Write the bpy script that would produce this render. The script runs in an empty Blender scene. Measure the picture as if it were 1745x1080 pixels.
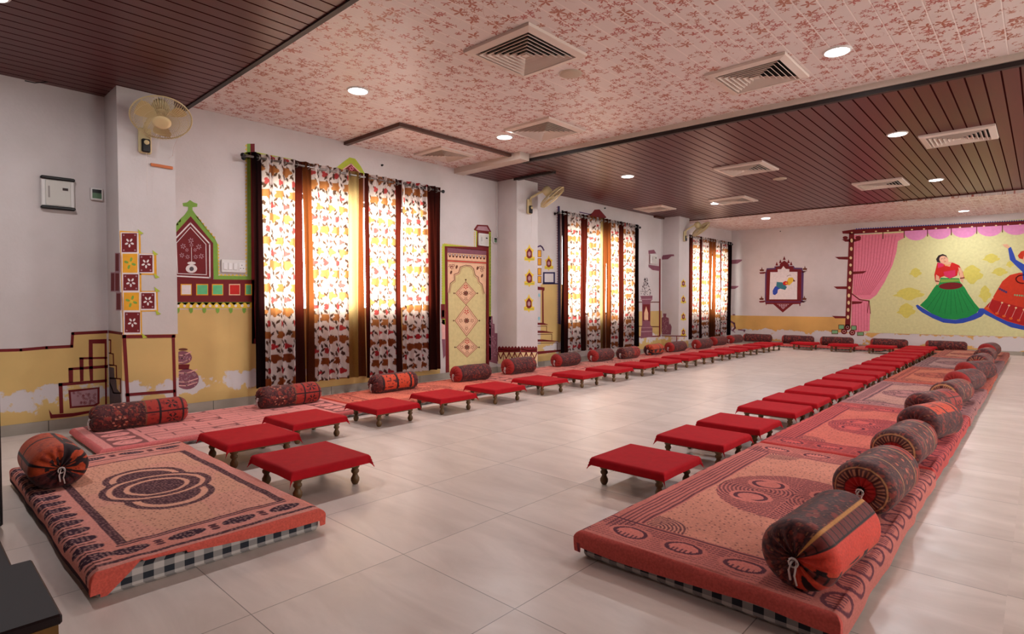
import bpy, math, random
import numpy as np
from mathutils import Vector, Matrix
PI = math.pi
rnd = random.Random(7)
sc = bpy.context.scene
col = sc.collection

# ------------------------------------------------------------------ camera, world, exposure
W_, H_ = 1745, 1080
VPX = np.array([-190., 514.]); VPY = np.array([1776., 513.]); CC = np.array([872.5, 540.])
FPX = math.sqrt(-float(np.dot(VPX - CC, VPY - CC)))
_dx = -np.array([VPX[0]-CC[0], VPX[1]-CC[1], FPX]); _dx /= np.linalg.norm(_dx)
_dy = np.array([VPY[0]-CC[0], VPY[1]-CC[1], FPX]); _dy /= np.linalg.norm(_dy)
_dz = np.cross(_dx, _dy)
R = np.stack([_dx, _dy, _dz], 1)            # world -> camera (x right, y down, z forward)
CAMH = 1.0
cd = bpy.data.cameras.new('camera'); cam = bpy.data.objects.new('camera', cd); col.objects.link(cam)
cd.sensor_width = 36; cd.lens = FPX * 36 / W_; cd.clip_start = 0.05; cd.clip_end = 200
m = Matrix([[R[0][i], -R[1][i], -R[2][i], 0] for i in range(3)] + [[0, 0, 0, 1]])
m.translation = Vector((0, 0, CAMH)); cam.matrix_world = m
sc.camera = cam
sc.view_settings.view_transform = 'Standard'; sc.view_settings.look = 'None'
sc.view_settings.gamma = 1; sc.view_settings.use_curve_mapping = False
sc.view_settings.exposure = 0.16
w = bpy.data.worlds.new('world'); sc.world = w; w.use_nodes = True
bg = w.node_tree.nodes['Background']; bg.inputs[0].default_value = (1.0, .97, .94, 1); bg.inputs[1].default_value = 15.0
sc.cycles.use_denoising = True
sc.cycles.max_bounces = 7; sc.cycles.diffuse_bounces = 4; sc.cycles.transparent_max_bounces = 12
sc.cycles.sample_clamp_indirect = 6
LED_POWER = 17.0

# room constants (metres, camera stands at x=y=0, one metre up)
XW, XP, YB, XR, YF = -5.63, -5.26, 14.05, 3.4, -2.6
ZF, ZR = 2.74, 2.67
PIL = [(1.22, 1.62), (5.80, 6.24), (10.55, 10.98)]

def ray(u, v):
    return R.T @ np.array([u - CC[0], v - CC[1], FPX])
def at_floor(u, v, z=0.):
    d = ray(u, v); t = (z - CAMH) / d[2]; return d[0]*t, d[1]*t
def at_x(u, v, X):
    d = ray(u, v); t = X / d[0]; return d[1]*t, CAMH + d[2]*t
def at_y(u, v, Y):
    d = ray(u, v); t = Y / d[1]; return d[0]*t, CAMH + d[2]*t

# ------------------------------------------------------------------ materials
def lin(c):
    return tuple(((x/255.)/12.92 if x/255. <= .04045 else ((x/255.+.055)/1.055)**2.4) for x in c)
MATS = {}
class NT:
    def __init__(s, name):
        s.m = bpy.data.materials.new(name); s.m.use_nodes = True; s.t = s.m.node_tree; s.t.nodes.clear()
    def n(s, typ, ins=None, **kw):
        nd = s.t.nodes.new(typ)
        for k, v in kw.items(): setattr(nd, k, v)
        for k, v in (ins or {}).items():
            if hasattr(v, 'is_linked') or isinstance(v, bpy.types.NodeSocket): s.t.links.new(v, nd.inputs[k])
            else: nd.inputs[k].default_value = v
        return nd
    def math(s, op, a, b=0., c=0., clamp=False):
        nd = s.n('ShaderNodeMath', {0: a, 1: b, 2: c}, operation=op, use_clamp=clamp); return nd.outputs[0]
    def mix(s, f, a, b):
        nd = s.n('ShaderNodeMix', {0: f, 6: a, 7: b}, data_type='RGBA'); return nd.outputs[2]
    def out(s, sh):
        o = s.n('ShaderNodeOutputMaterial'); s.t.links.new(sh, o.inputs[0]); return s.m
    def pos(s): return s.n('ShaderNodeNewGeometry').outputs['Position']
    def obj(s): return s.n('ShaderNodeTexCoord').outputs['Object']
def c4(c): return (*lin(c), 1)
def plain(name, c, rough=.6, metal=0, spec=.4, noise=0., nscale=8, bump=0., coat=0.):
    if name in MATS: return MATS[name]
    t = NT(name); b = t.n('ShaderNodeBsdfPrincipled', {'Roughness': rough, 'Metallic': metal, 'Specular IOR Level': spec, 'Coat Weight': coat})
    nz = t.n('ShaderNodeTexNoise', {'Vector': t.obj(), 'Scale': nscale, 'Detail': 4.})
    k = t.n('ShaderNodeMapRange', {0: nz.outputs[0], 1: .3, 2: .7, 3: 1-noise, 4: 1+noise*.5})
    b.inputs['Base Color'].default_value = c4(c)
    if noise:
        vm = t.n('ShaderNodeVectorMath', {0: c4(c)[:3], 3: k.outputs[0]}, operation='SCALE')
        t.t.links.new(vm.outputs[0], b.inputs['Base Color'])
    if bump:
        bp = t.n('ShaderNodeBump', {'Strength': bump, 'Distance': .01, 'Height': nz.outputs[0]}); t.t.links.new(bp.outputs[0], b.inputs['Normal'])
    MATS[name] = t.out(b.outputs[0]); return MATS[name]
def emis(name, c, s):
    if name in MATS: return MATS[name]
    t = NT(name); e = t.n('ShaderNodeEmission', {0: (*c, 1), 1: s}); MATS[name] = t.out(e.outputs[0]); return MATS[name]
def attr_mat(name, rough=.85, weave=900., wb=.15, sheen=.0, spec=.2):
    if name in MATS: return MATS[name]
    t = NT(name); a = t.n('ShaderNodeAttribute', attribute_name='Col')
    nz = t.n('ShaderNodeTexNoise', {'Vector': t.obj(), 'Scale': 120., 'Detail': 3.})
    k = t.n('ShaderNodeMapRange', {0: nz.outputs[0], 1: .3, 2: .7, 3: .85, 4: 1.12})
    vm = t.n('ShaderNodeVectorMath', {0: a.outputs[0], 3: k.outputs[0]}, operation='SCALE')
    bp = t.n('ShaderNodeBump', {'Strength': wb, 'Distance': .004, 'Height': nz.outputs[0]})
    b = t.n('ShaderNodeBsdfPrincipled', {'Base Color': vm.outputs[0], 'Roughness': rough, 'Specular IOR Level': spec, 'Sheen Weight': sheen, 'Normal': bp.outputs[0]})
    MATS[name] = t.out(b.outputs[0]); return MATS[name]

def wall_material():
    t = NT('painted_plaster'); p = t.pos()
    nz = t.n('ShaderNodeTexNoise', {'Vector': p, 'Scale': 1.3, 'Detail': 6., 'Roughness': .6})
    c = t.mix(t.n('ShaderNodeMapRange', {0: nz.outputs[0], 1: .35, 2: .7, 3: 0., 4: 1.}).outputs[0], c4((207, 196, 194)), c4((192, 181, 177)))
    n2 = t.n('ShaderNodeTexNoise', {'Vector': p, 'Scale': 40., 'Detail': 5.})
    bp = t.n('ShaderNodeBump', {'Strength': .12, 'Distance': .01, 'Height': n2.outputs[0]})
    b = t.n('ShaderNodeBsdfPrincipled', {'Base Color': c, 'Roughness': .55, 'Specular IOR Level': .35, 'Normal': bp.outputs[0]})
    return t.out(b.outputs[0])
def dado_material(name, base, zc, wdt, thr):
    t = NT(name); p = t.pos(); s = t.n('ShaderNodeSeparateXYZ', {0: p})
    n1 = t.n('ShaderNodeTexNoise', {'Vector': p, 'Scale': 3.2, 'Detail': 8., 'Roughness': .62})
    n2 = t.n('ShaderNodeTexNoise', {'Vector': p, 'Scale': 14., 'Detail': 5.})
    d = t.math('DIVIDE', t.math('ABSOLUTE', t.math('SUBTRACT', s.outputs[2], zc)), wdt)
    q = t.math('SUBTRACT', t.math('ADD', n1.outputs[0], t.math('MULTIPLY', n2.outputs[0], .25)), t.math('MULTIPLY', t.math('POWER', d, 2.), .22))
    f = t.n('ShaderNodeMapRange', {0: q, 1: thr, 2: thr+.035, 3: 0., 4: 1.}).outputs[0]
    n3 = t.n('ShaderNodeTexNoise', {'Vector': p, 'Scale': 1.7, 'Detail': 5.})
    y = t.mix(t.n('ShaderNodeMapRange', {0: n3.outputs[0], 1: .35, 2: .7, 3: 0., 4: 1.}).outputs[0], c4(base), c4(tuple(x*.9 for x in base)))
    c = t.mix(f, y, c4((206, 196, 196)))
    bp = t.n('ShaderNodeBump', {'Strength': .3, 'Distance': .004, 'Height': t.math('SUBTRACT', 1., f)})
    b = t.n('ShaderNodeBsdfPrincipled', {'Base Color': c, 'Roughness': .6, 'Specular IOR Level': .3, 'Normal': bp.outputs[0]})
    return t.out(b.outputs[0])
def floor_material():
    t = NT('marble_floor_tile'); p = t.pos(); s = t.n('ShaderNodeSeparateXYZ', {0: p})
    right = t.math('GREATER_THAN', s.outputs[0], -.07)
    yo = t.math('ADD', t.math('SUBTRACT', s.outputs[1], .766), t.math('MULTIPLY', right, .585))
    gx = t.math('MULTIPLY', t.math('ADD', s.outputs[0], t.math('ADD', 1.842, t.math('MULTIPLY', right, .028))), 1/.5985)
    gy = t.math('MULTIPLY', yo, 1/.5955)
    def line(g, wd):
        f = t.math('FRACT', g); a = t.math('ABSOLUTE', t.math('SUBTRACT', f, .5)); return t.math('GREATER_THAN', a, .5 - wd)
    grout = t.math('MAXIMUM', line(gx, .0028), line(gy, .0028))
    cid = t.n('ShaderNodeCombineXYZ', {0: t.math('FLOOR', gx), 1: t.math('FLOOR', gy), 2: 0.})
    wn = t.n('ShaderNodeTexWhiteNoise', {0: cid.outputs[0]}, noise_dimensions='3D')
    off = t.n('ShaderNodeVectorMath', {0: wn.outputs[1], 3: 9.}, operation='SCALE')
    st = t.n('ShaderNodeVectorMath', {0: p, 1: (1.0, 3.6, 1.)}, operation='MULTIPLY')
    v = t.n('ShaderNodeVectorMath', {0: st.outputs[0], 1: off.outputs[0]}, operation='ADD')
    n1 = t.n('ShaderNodeTexNoise', {'Vector': v.outputs[0], 'Scale': 1.6, 'Detail': 7., 'Roughness': .6, 'Distortion': .6})
    f = t.n('ShaderNodeMapRange', {0: n1.outputs[0], 1: .3, 2: .72, 3: 0., 4: 1.}).outputs[0]
    c = t.mix(f, c4((226, 210, 200)), c4((200, 183, 172)))
    c = t.mix(t.math('MULTIPLY', wn.outputs[0], .12), c, c4((150, 140, 138)))
    c = t.mix(t.math('MULTIPLY', grout, .75), c, c4((98, 84, 76)))
    n2 = t.n('ShaderNodeTexNoise', {'Vector': p, 'Scale': 9., 'Detail': 4.})
    r = t.n('ShaderNodeMapRange', {0: n2.outputs[0], 1: .3, 2: .7, 3: .28, 4: .40}).outputs[0]
    bp = t.n('ShaderNodeBump', {'Strength': .4, 'Distance': .002, 'Height': t.math('SUBTRACT', 1., grout)})
    b = t.n('ShaderNodeBsdfPrincipled', {'Base Color': c, 'Roughness': r, 'Specular IOR Level': .5, 'Normal': bp.outputs[0]})
    return t.out(b.outputs[0])
def slat_material():
    t = NT('maroon_ceiling_slats'); p = t.pos(); s = t.n('ShaderNodeSeparateXYZ', {0: p})
    g = t.math('FRACT', t.math('MULTIPLY', t.math('ADD', s.outputs[0], 20.01), 1/.104))
    a = t.math('ABSOLUTE', t.math('SUBTRACT', g, .5))
    gm = t.n('ShaderNodeMapRange', {0: a, 1: .43, 2: .46, 3: 0., 4: 1.}).outputs[0]
    wn = t.n('ShaderNodeTexWhiteNoise', {1: t.math('FLOOR', t.math('MULTIPLY', t.math('ADD', s.outputs[0], 20.01), 1/.104))}, noise_dimensions='1D')
    st = t.n('ShaderNodeVectorMath', {0: p, 1: (40., 1.5, 1.)}, operation='MULTIPLY')
    n1 = t.n('ShaderNodeTexNoise', {'Vector': st.outputs[0], 'Scale': 1.5, 'Detail': 4.})
    c = t.mix(n1.outputs[0], c4((98, 31, 29)), c4((74, 19, 19)))
    c = t.mix(t.math('MULTIPLY', wn.outputs[0], .25), c, c4((84, 30, 23)))
    c = t.mix(t.math('MULTIPLY', gm, .8), c, c4((26, 10, 10)))
    bp = t.n('ShaderNodeBump', {'Strength': .35, 'Distance': .004, 'Height': t.math('SUBTRACT', 1., gm)})
    b = t.n('ShaderNodeBsdfPrincipled', {'Base Color': c, 'Roughness': t.math('ADD', .33, t.math('MULTIPLY', gm, .5)), 'Specular IOR Level': t.math('SUBTRACT', .34, t.math('MULTIPLY', gm, .34)), 'Normal': bp.outputs[0]})
    return t.out(b.outputs[0])
def floral_material():
    t = NT('floral_ceiling_panels'); p = t.pos(); s = t.n('ShaderNodeSeparateXYZ', {0: p})
    x, y = s.outputs[0], s.outputs[1]
    g = t.math('FRACT', t.math('MULTIPLY', t.math('ADD', x, 20.03), 1/.112))
    a = t.math('ABSOLUTE', t.math('SUBTRACT', g, .5))
    gm = t.n('ShaderNodeMapRange', {0: a, 1: .455, 2: .475, 3: 0., 4: 1.}).outputs[0]
    flat = t.n('ShaderNodeCombineXYZ', {0: x, 1: y, 2: 0.}).outputs[0]
    big = t.n('ShaderNodeTexNoise', {'Vector': flat, 'Scale': 6.5, 'Detail': 1.}).outputs[0]
    def flowers(scale, shift, size, thr):
        v = t.n('ShaderNodeVectorMath', {0: flat, 1: (shift, shift*.7, 0)}, operation='ADD').outputs[0]
        vo = t.n('ShaderNodeTexVoronoi', {'Vector': v, 'Scale': scale, 'Randomness': .9}, voronoi_dimensions='2D')
        d = t.n('ShaderNodeVectorMath', {0: v, 1: vo.outputs['Position']}, operation='SUBTRACT')
        # position output is in unscaled texture space
        q = t.n('ShaderNodeSeparateXYZ', {0: d.outputs[0]})
        rr = t.math('MULTIPLY', vo.outputs['Distance'], 1/scale)
        rnds = t.n('ShaderNodeSeparateColor', {0: vo.outputs['Color']})
        ang = t.math('ADD', t.math('ARCTAN2', q.outputs[1], q.outputs[0]), t.math('MULTIPLY', rnds.outputs[0], 6.28))
        pet = t.math('ADD', .55, t.math('MULTIPLY', t.math('COSINE', t.math('MULTIPLY', ang, 5.)), .45))
        lim = t.math('MULTIPLY', pet, t.math('MULTIPLY', t.math('ADD', .6, t.math('MULTIPLY', rnds.outputs[1], .6)), size))
        m0 = t.math('LESS_THAN', rr, lim)
        on = t.math('LESS_THAN', rnds.outputs[2], thr)
        return t.math('MULTIPLY', m0, on), rnds.outputs[1]
    f1, h1 = flowers(7.5, 0., .044, .7)
    f2, h2 = flowers(12., 3.3, .03, .75)
    f3, h3 = flowers(17., 7.1, .021, .7)
    dens = t.math('GREATER_THAN', big, .45)
    fm = t.math('MAXIMUM', f1, t.math('MULTIPLY', t.math('MAXIMUM', f2, f3), dens))
    # thin twigs
    wv = t.n('ShaderNodeTexWave', {'Vector': flat, 'Scale': 2.2, 'Distortion': 9., 'Detail': 2., 'Detail Scale': 1.2}, wave_type='BANDS')
    tw = t.math('MULTIPLY', t.math('LESS_THAN', t.math('ABSOLUTE', t.math('SUBTRACT', wv.outputs[1], .5)), .035), t.math('GREATER_THAN', big, .55))
    base = t.mix(t.n('ShaderNodeTexNoise', {'Vector': flat, 'Scale': 3.}).outputs[0], c4((226, 212, 208)), c4((214, 198, 192)))
    c = t.mix(t.math('MULTIPLY', tw, .5), base, c4((170, 110, 90)))
    fc = t.mix(h1, c4((170, 58, 48)), c4((166, 88, 50)))
    c = t.mix(t.math('MULTIPLY', fm, .9), c, fc)
    c = t.mix(t.math('MULTIPLY', gm, .8), c, c4((240, 224, 218)))
    bp = t.n('ShaderNodeBump', {'Strength': .5, 'Distance': .004, 'Height': t.math('SUBTRACT', 1., gm)})
    b = t.n('ShaderNodeBsdfPrincipled', {'Base Color': c, 'Roughness': .38, 'Specular IOR Level': .45, 'Normal': bp.outputs[0]})
    return t.out(b.outputs[0])
def curtain_material():
    t = NT('printed_curtain_cloth')
    a = t.n('ShaderNodeAttribute', attribute_name='Col'); b_ = t.n('ShaderNodeAttribute', attribute_name='ColT')
    nz = t.n('ShaderNodeTexNoise', {'Vector': t.obj(), 'Scale': 260., 'Detail': 2.})
    k = t.n('ShaderNodeMapRange', {0: nz.outputs[0], 1: .35, 2: .65, 3: .75, 4: 1.1}).outputs[0]
    ct = t.n('ShaderNodeVectorMath', {0: b_.outputs[0], 3: k}, operation='SCALE').outputs[0]
    d = t.n('ShaderNodeBsdfDiffuse', {0: a.outputs[0]}); tr = t.n('ShaderNodeBsdfTranslucent', {0: ct})
    g = t.n('ShaderNodeMixShader', {0: .5, 1: d.outputs[0], 2: tr.outputs[0]})
    return t.out(g.outputs[0])
def glass_material():
    t = NT('window_glass'); tr = t.n('ShaderNodeBsdfTransparent', {0: (.95, .97, .96, 1)}); g = t.n('ShaderNodeBsdfGlossy', {0: (1, 1, 1, 1), 1: .02})
    lw = t.n('ShaderNodeLayerWeight', {0: .5}); fr = t.math('ADD', t.math('MULTIPLY', t.math('POWER', lw.outputs[1], 5.), .6), .02)
    mx = t.n('ShaderNodeMixShader', {0: fr, 1: tr.outputs[0], 2: g.outputs[0]})
    return t.out(mx.outputs[0])
def guard_material():
    return plain('cream_plastic', (206, 186, 140), .4)
def wood_material(name, c1, c2):
    t = NT(name); o = t.obj()
    st = t.n('ShaderNodeVectorMath', {0: o, 1: (3., 30., 30.)}, operation='MULTIPLY')
    n1 = t.n('ShaderNodeTexNoise', {'Vector': st.outputs[0], 'Scale': 2., 'Detail': 5., 'Distortion': 1.})
    c = t.mix(n1.outputs[0], c4(c1), c4(c2))
    b = t.n('ShaderNodeBsdfPrincipled', {'Base Color': c, 'Roughness': .45, 'Specular IOR Level': .4}); return t.out(b.outputs[0])
def gingham_material():
    t = NT('gingham_ticking'); o = t.obj(); s = t.n('ShaderNodeSeparateXYZ', {0: o})
    def chk(v, k, lo):
        return t.math('GREATER_THAN', t.math('FRACT', t.math('MULTIPLY', v, k)), lo)
    a = chk(t.math('ADD', s.outputs[0], s.outputs[1]), 15., .5); b_ = chk(s.outputs[2], 22., .5)
    f = t.math('MULTIPLY', t.math('ADD', a, b_), .5)
    c = t.mix(f, c4((196, 188, 184)), c4((34, 38, 48)))
    b = t.n('ShaderNodeBsdfPrincipled', {'Base Color': c, 'Roughness': .85}); return t.out(b.outputs[0])
def skirting_material():
    t = NT('marble_skirting'); p = t.pos(); s = t.n('ShaderNodeSeparateXYZ', {0: p})
    n1 = t.n('ShaderNodeTexNoise', {'Vector': p, 'Scale': 5., 'Detail': 6.})
    c = t.mix(n1.outputs[0], c4((176, 164, 152)), c4((130, 122, 110)))
    g = t.math('GREATER_THAN', t.math('ABSOLUTE', t.math('SUBTRACT', t.math('FRACT', t.math('MULTIPLY', t.math('ADD', s.outputs[1], s.outputs[0]), 1/.6)), .5)), .495)
    c = t.mix(g, c, c4((80, 72, 64)))
    b = t.n('ShaderNodeBsdfPrincipled', {'Base Color': c, 'Roughness': .35}); return t.out(b.outputs[0])

M_WALL = wall_material(); M_FLOOR = floor_material(); M_SLAT = slat_material(); M_FLORAL = floral_material()
M_CURT = curtain_material(); M_GLASS = glass_material(); M_SKIRT = skirting_material(); M_GING = gingham_material()
M_WOOD = wood_material('turned_wood', (118, 84, 46), (78, 52, 28)); M_BWOOD = wood_material('brown_board', (128, 88, 30), (96, 60, 22))
M_CREAM = guard_material(); M_WHITE = plain('white_plastic', (214, 208, 204), .4); M_VENT = plain('cream_diffuser_paint', (214, 196, 184), .4)
M_BLACK = plain('black_plastic', (22, 18, 20), .35); M_DARK = plain('black_and_duct_shade', (10, 9, 9), .9); M_STEEL = plain('brushed_steel', (150, 145, 140), .3, metal=.9)
M_RED = plain('red_tablecloth', (172, 16, 28), .8, spec=.15, noise=.1, nscale=30, bump=.1)
M_TRIMW = plain('white_trim', (196, 180, 168), .5); M_TRIMB = plain('brown_trim', (82, 48, 38), .45); M_TRIMD = plain('dark_trim', (34, 22, 20), .5)
M_ROPE = plain('white_cord', (222, 208, 204), .8)
M_SHEET = attr_mat('printed_bedsheet', .9, wb=.25, spec=.1); M_BOL = attr_mat('printed_bolster_cloth', .7, wb=.3, sheen=.1, spec=.25)

# ------------------------------------------------------------------ object helpers
def link(o, parent=None):
    col.objects.link(o)
    if parent: o.parent = parent
    return o
def tag(o, label=None, cat=None, group=None, kind=None):
    if label: o['label'] = label
    if cat: o['category'] = cat
    if group: o['group'] = group
    if kind: o['kind'] = kind
    return o
def empty(name, loc=(0, 0, 0), label=None, cat=None, group=None, rz=0):
    o = bpy.data.objects.new(name, None); o.empty_display_size = .05; link(o); o.location = loc; o.rotation_euler = (0, 0, rz)
    return tag(o, label, cat, group)
def copy_tree(o, parent=None):
    kids = [c for c in ALLKIDS.get(o.name, [])]
    c = o.copy(); col.objects.link(c)
    if parent: c.parent = parent
    ALLKIDS[c.name] = [copy_tree(k, c) for k in kids]
    return c
ALLKIDS = {}
class MB:
    def __init__(s): s.v = []; s.f = []; s.mi = []; s.cur = 0
    def add(s, vs, fs, M=None):
        b = len(s.v)
        s.v += [tuple((M @ Vector(p)) if M is not None else p) for p in vs]
        s.f += [tuple(i+b for i in f) for f in fs]; s.mi += [s.cur]*len(fs); return s
    def box(s, x0, x1, y0, y1, z0, z1, M=None, bev=0):
        if bev:
            x0, x1 = min(x0, x1), max(x0, x1); y0, y1 = min(y0, y1), max(y0, y1)
            vs = []; pr = [(0, bev), (bev, 0)]
            for z, i in ((z0, 1), (z0+bev, 0), (z1-bev, 0), (z1, 1)):
                e = bev*i
                vs += [(x0+e+bev*(1-i), y0+e, z), (x1-e-bev*(1-i), y0+e, z), (x1-e, y0+e+bev*(1-i), z), (x1-e, y1-e-bev*(1-i), z), (x1-e-bev*(1-i), y1-e, z), (x0+e+bev*(1-i), y1-e, z), (x0+e, y1-e-bev*(1-i), z), (x0+e, y0+e+bev*(1-i), z)]
            fs = [tuple(range(7, -1, -1)), tuple(range(24, 32))]
            for k in range(3):
                for j in range(8): fs.append((k*8+j, k*8+(j+1) % 8, k*8+8+(j+1) % 8, k*8+8+j))
            return s.add(vs, fs, M)
        vs = [(x, y, z) for z in (z0, z1) for y in (y0, y1) for x in (x0, x1)]
        return s.add(vs, [(0, 2, 3, 1), (4, 5, 7, 6), (0, 1, 5, 4), (2, 6, 7, 3), (0, 4, 6, 2), (1, 3, 7, 5)], M)
    def lathe(s, prof, n=16, M=None, cap=True):
        vs = []; fs = []
        for r, z in prof:
            for i in range(n): a = 2*PI*i/n; vs.append((r*math.cos(a), r*math.sin(a), z))
        for k in range(len(prof)-1):
            for i in range(n): fs.append((k*n+i, k*n+(i+1) % n, (k+1)*n+(i+1) % n, (k+1)*n+i))
        if cap:
            fs.append(tuple(range(n-1, -1, -1))); fs.append(tuple(range((len(prof)-1)*n, len(prof)*n)))
        return s.add(vs, fs, M)
    def tube(s, pts, r, n=6, M=None, closed=False):
        P = [Vector(p) for p in pts]; vs = []; fs = []; N = len(P)
        for i, p in enumerate(P):
            t = (P[(i+1) % N] - P[i-1]) if closed else (P[min(i+1, N-1)] - P[max(i-1, 0)])
            t.normalize(); up = Vector((0, 0, 1)) if abs(t.z) < .9 else Vector((1, 0, 0))
            a = t.cross(up).normalized(); b = t.cross(a)
            for k in range(n): an = 2*PI*k/n; vs.append(tuple(p + r*(math.cos(an)*a + math.sin(an)*b)))
        for i in range(N if closed else N-1):
            j = (i+1) % N
            for k in range(n): fs.append((i*n+k, i*n+(k+1) % n, j*n+(k+1) % n, j*n+k))
        if not closed: fs.append(tuple(range(n-1, -1, -1))); fs.append(tuple(range((N-1)*n, N*n)))
        return s.add(vs, fs, M)
    def build(s, name, mats, parent=None, smooth=False, loc=None):
        me = bpy.data.meshes.new(name); me.from_pydata(s.v, [], s.f)
        for m_ in (mats if isinstance(mats, (list, tuple)) else [mats]): me.materials.append(m_)
        if any(s.mi): me.polygons.foreach_set('material_index', s.mi)
        if smooth: me.polygons.foreach_set('use_smooth', [True]*len(s.f))
        me.update(); o = bpy.data.objects.new(name, me); link(o, parent)
        if loc is not None: o.location = loc
        if parent is not None: ALLKIDS.setdefault(parent.name, []).append(o)
        return o
def grid_obj(name, P, mat, parent=None, closed_u=False, attrs=None, smooth=True):
    """P: array (nu, nv, 3); attrs: {name: (nu, nv, 3) linear colours}"""
    nu, nv = P.shape[:2]; idx = np.arange(nu*nv).reshape(nu, nv)
    if closed_u: idx = np.concatenate([idx, idx[:1]], 0)
    a = idx[:-1, :-1]; b = idx[1:, :-1]; c = idx[1:, 1:]; d = idx[:-1, 1:]
    F = np.stack([a, b, c, d], -1).reshape(-1, 4)
    me = bpy.data.meshes.new(name); me.vertices.add(nu*nv); me.vertices.foreach_set('co', P.reshape(-1).astype(np.float32))
    n = len(F); me.loops.add(n*4); me.loops.foreach_set('vertex_index', F.reshape(-1).astype(np.int32))
    me.polygons.add(n); me.polygons.foreach_set('loop_start', np.arange(0, n*4, 4, dtype=np.int32))
    me.polygons.foreach_set('use_smooth', np.ones(n, bool)) if smooth else None
    me.update(calc_edges=True)
    for k, A in (attrs or {}).items():
        at = me.color_attributes.new(k, 'FLOAT_COLOR', 'POINT')
        rgba = np.ones((nu*nv, 4), np.float32); rgba[:, :3] = A.reshape(-1, 3); at.data.foreach_set('color', rgba.reshape(-1))
    me.materials.append(mat); o = bpy.data.objects.new(name, me); link(o, parent)
    if parent is not None: ALLKIDS.setdefault(parent.name, []).append(o)
    return o
def struct(o): o['kind'] = 'structure'; return o
ORD = ['first', 'second', 'third', 'fourth', 'fifth', 'sixth', 'seventh', 'eighth', 'ninth', 'tenth', 'eleventh', 'twelfth', 'thirteenth', 'fourteenth', 'fifteenth', 'sixteenth', 'seventeenth', 'eighteenth', 'nineteenth', 'twentieth']

# numpy colour helpers
def L3(c): return np.array(lin(c))
class Canvas:
    def __init__(s, shape, c): s.C = np.ones(shape + (3,)) * L3(c)
    def put(s, mask, c, a=1.):
        k = (np.clip(mask.astype(float), 0, 1) * a)[..., None]; s.C = s.C*(1-k) + L3(c)*k
_rs = np.random.RandomState(3)
def noise2(x, y, sc_, seed=0):
    r = np.random.RandomState(seed); n = 64; g = r.rand(n, n)
    X = x*sc_; Y = y*sc_; xi = np.floor(X).astype(int); yi = np.floor(Y).astype(int); fx = X-xi; fy = Y-yi
    fx = fx*fx*(3-2*fx); fy = fy*fy*(3-2*fy)
    return (g[xi % n, yi % n]*(1-fx)*(1-fy) + g[(xi+1) % n, yi % n]*fx*(1-fy) + g[xi % n, (yi+1) % n]*(1-fx)*fy + g[(xi+1) % n, (yi+1) % n]*fx*fy)

# ------------------------------------------------------------------ room shell
o = MB().box(-5.9, XR+.2, YF-.2, YB+.2, -.1, 0).build('floor', M_FLOOR); struct(o)
# window wall with openings and the pillars standing on it
WINS = [(2.46, 4.56), (7.28, 9.34), (11.62, 13.62)]; WZ0, WZ1 = .76, 2.12
def wall_with_holes(X0, X1, ya, yb, holes, z0, z1, zt):
    b = MB(); y = ya
    for (h0, h1) in holes:
        b.box(X0, X1, y, h0, 0, zt); b.box(X0, X1, h0, h1, 0, z0); b.box(X0, X1, h0, h1, z1, zt); y = h1
    b.box(X0, X1, y, yb, 0, zt); return b
b = wall_with_holes(XW-.22, XW, YF, YB, WINS, WZ0, WZ1, 2.9)
for p0, p1 in PIL: b.box(XW-.01, XP, p0, p1, 0, 2.9)
struct(b.build('wall_left', M_WALL))
struct(MB().box(XW-.22, XR+.2, YB, YB+.2, 0, 2.9).build('wall_back', M_WALL))
RW = [(2.2, 3.8), (6.2, 7.8), (10.2, 11.8)]
struct(wall_with_holes(XR, XR+.2, YF, YB, RW, .9, 2.2, 2.9).build('wall_right', M_WALL))
struct(MB().box(XW-.22, XR+.2, YF-.2, YF, 0, 2.9).build('wall_front', M_WALL))
# ceilings
YL1 = 1.765
struct(MB().box(XW-.2, XR+.2, YF-.2, YL1, 2.66, 2.92).build('ceiling', M_SLAT))
def slab(name, pts, z, zt, mat):
    b = MB(); n = len(pts)
    vs = [(x, y, z if not callable(z) else z(x)) for x, y in pts] + [(x, y, zt) for x, y in pts]
    fs = [tuple(range(n)), tuple(range(2*n-1, n-1, -1))] + [(i, i+n, (i+1) % n + n, (i+1) % n) for i in range(n)]
    b.add(vs, fs); return struct(b.build(name, mat))
y2 = lambda x: 5.20 + (x+4.49)*.055          # edge of the second maroon ceiling
slab('ceiling', [(XW-.2, YL1), (XR+.2, YL1), (XR+.2, y2(XR+.2)), (XW-.2, y2(XW-.2))], ZF, 2.92, M_FLORAL)
slab('ceiling', [(XW-.2, y2(XW-.2)), (XR+.2, y2(XR+.2)), (XR+.2, 11.6), (XW-.2, 11.6)], ZR, 2.92, M_SLAT)
zb = lambda x: 2.728 - .0217*(x+5.63)
y3 = lambda x: 11.31 + .04*(x+4.6)
b = MB(); xs_ = [XW-.2 + (XR+.2-XW+.2)*i/8 for i in range(9)]
for i in range(8):
    xa, xb = xs_[i], xs_[i+1]; za, zc = min(zb(xa), ZR-.004), min(zb(xb), ZR-.004)
    b.add([(xa, y3(xa), za), (xb, y3(xb), zc), (xb, YB+.1, min(zb(xb), ZF)), (xa, YB+.1, min(zb(xa), ZF)), (xa, y3(xa), 2.92), (xb, y3(xb), 2.92), (xb, YB+.1, 2.92), (xa, YB+.1, 2.92)],
          [(0, 1, 2, 3), (7, 6, 5, 4), (0, 4, 5, 1), (3, 2, 6, 7)])
struct(b.build('ceiling', M_FLORAL))
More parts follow.
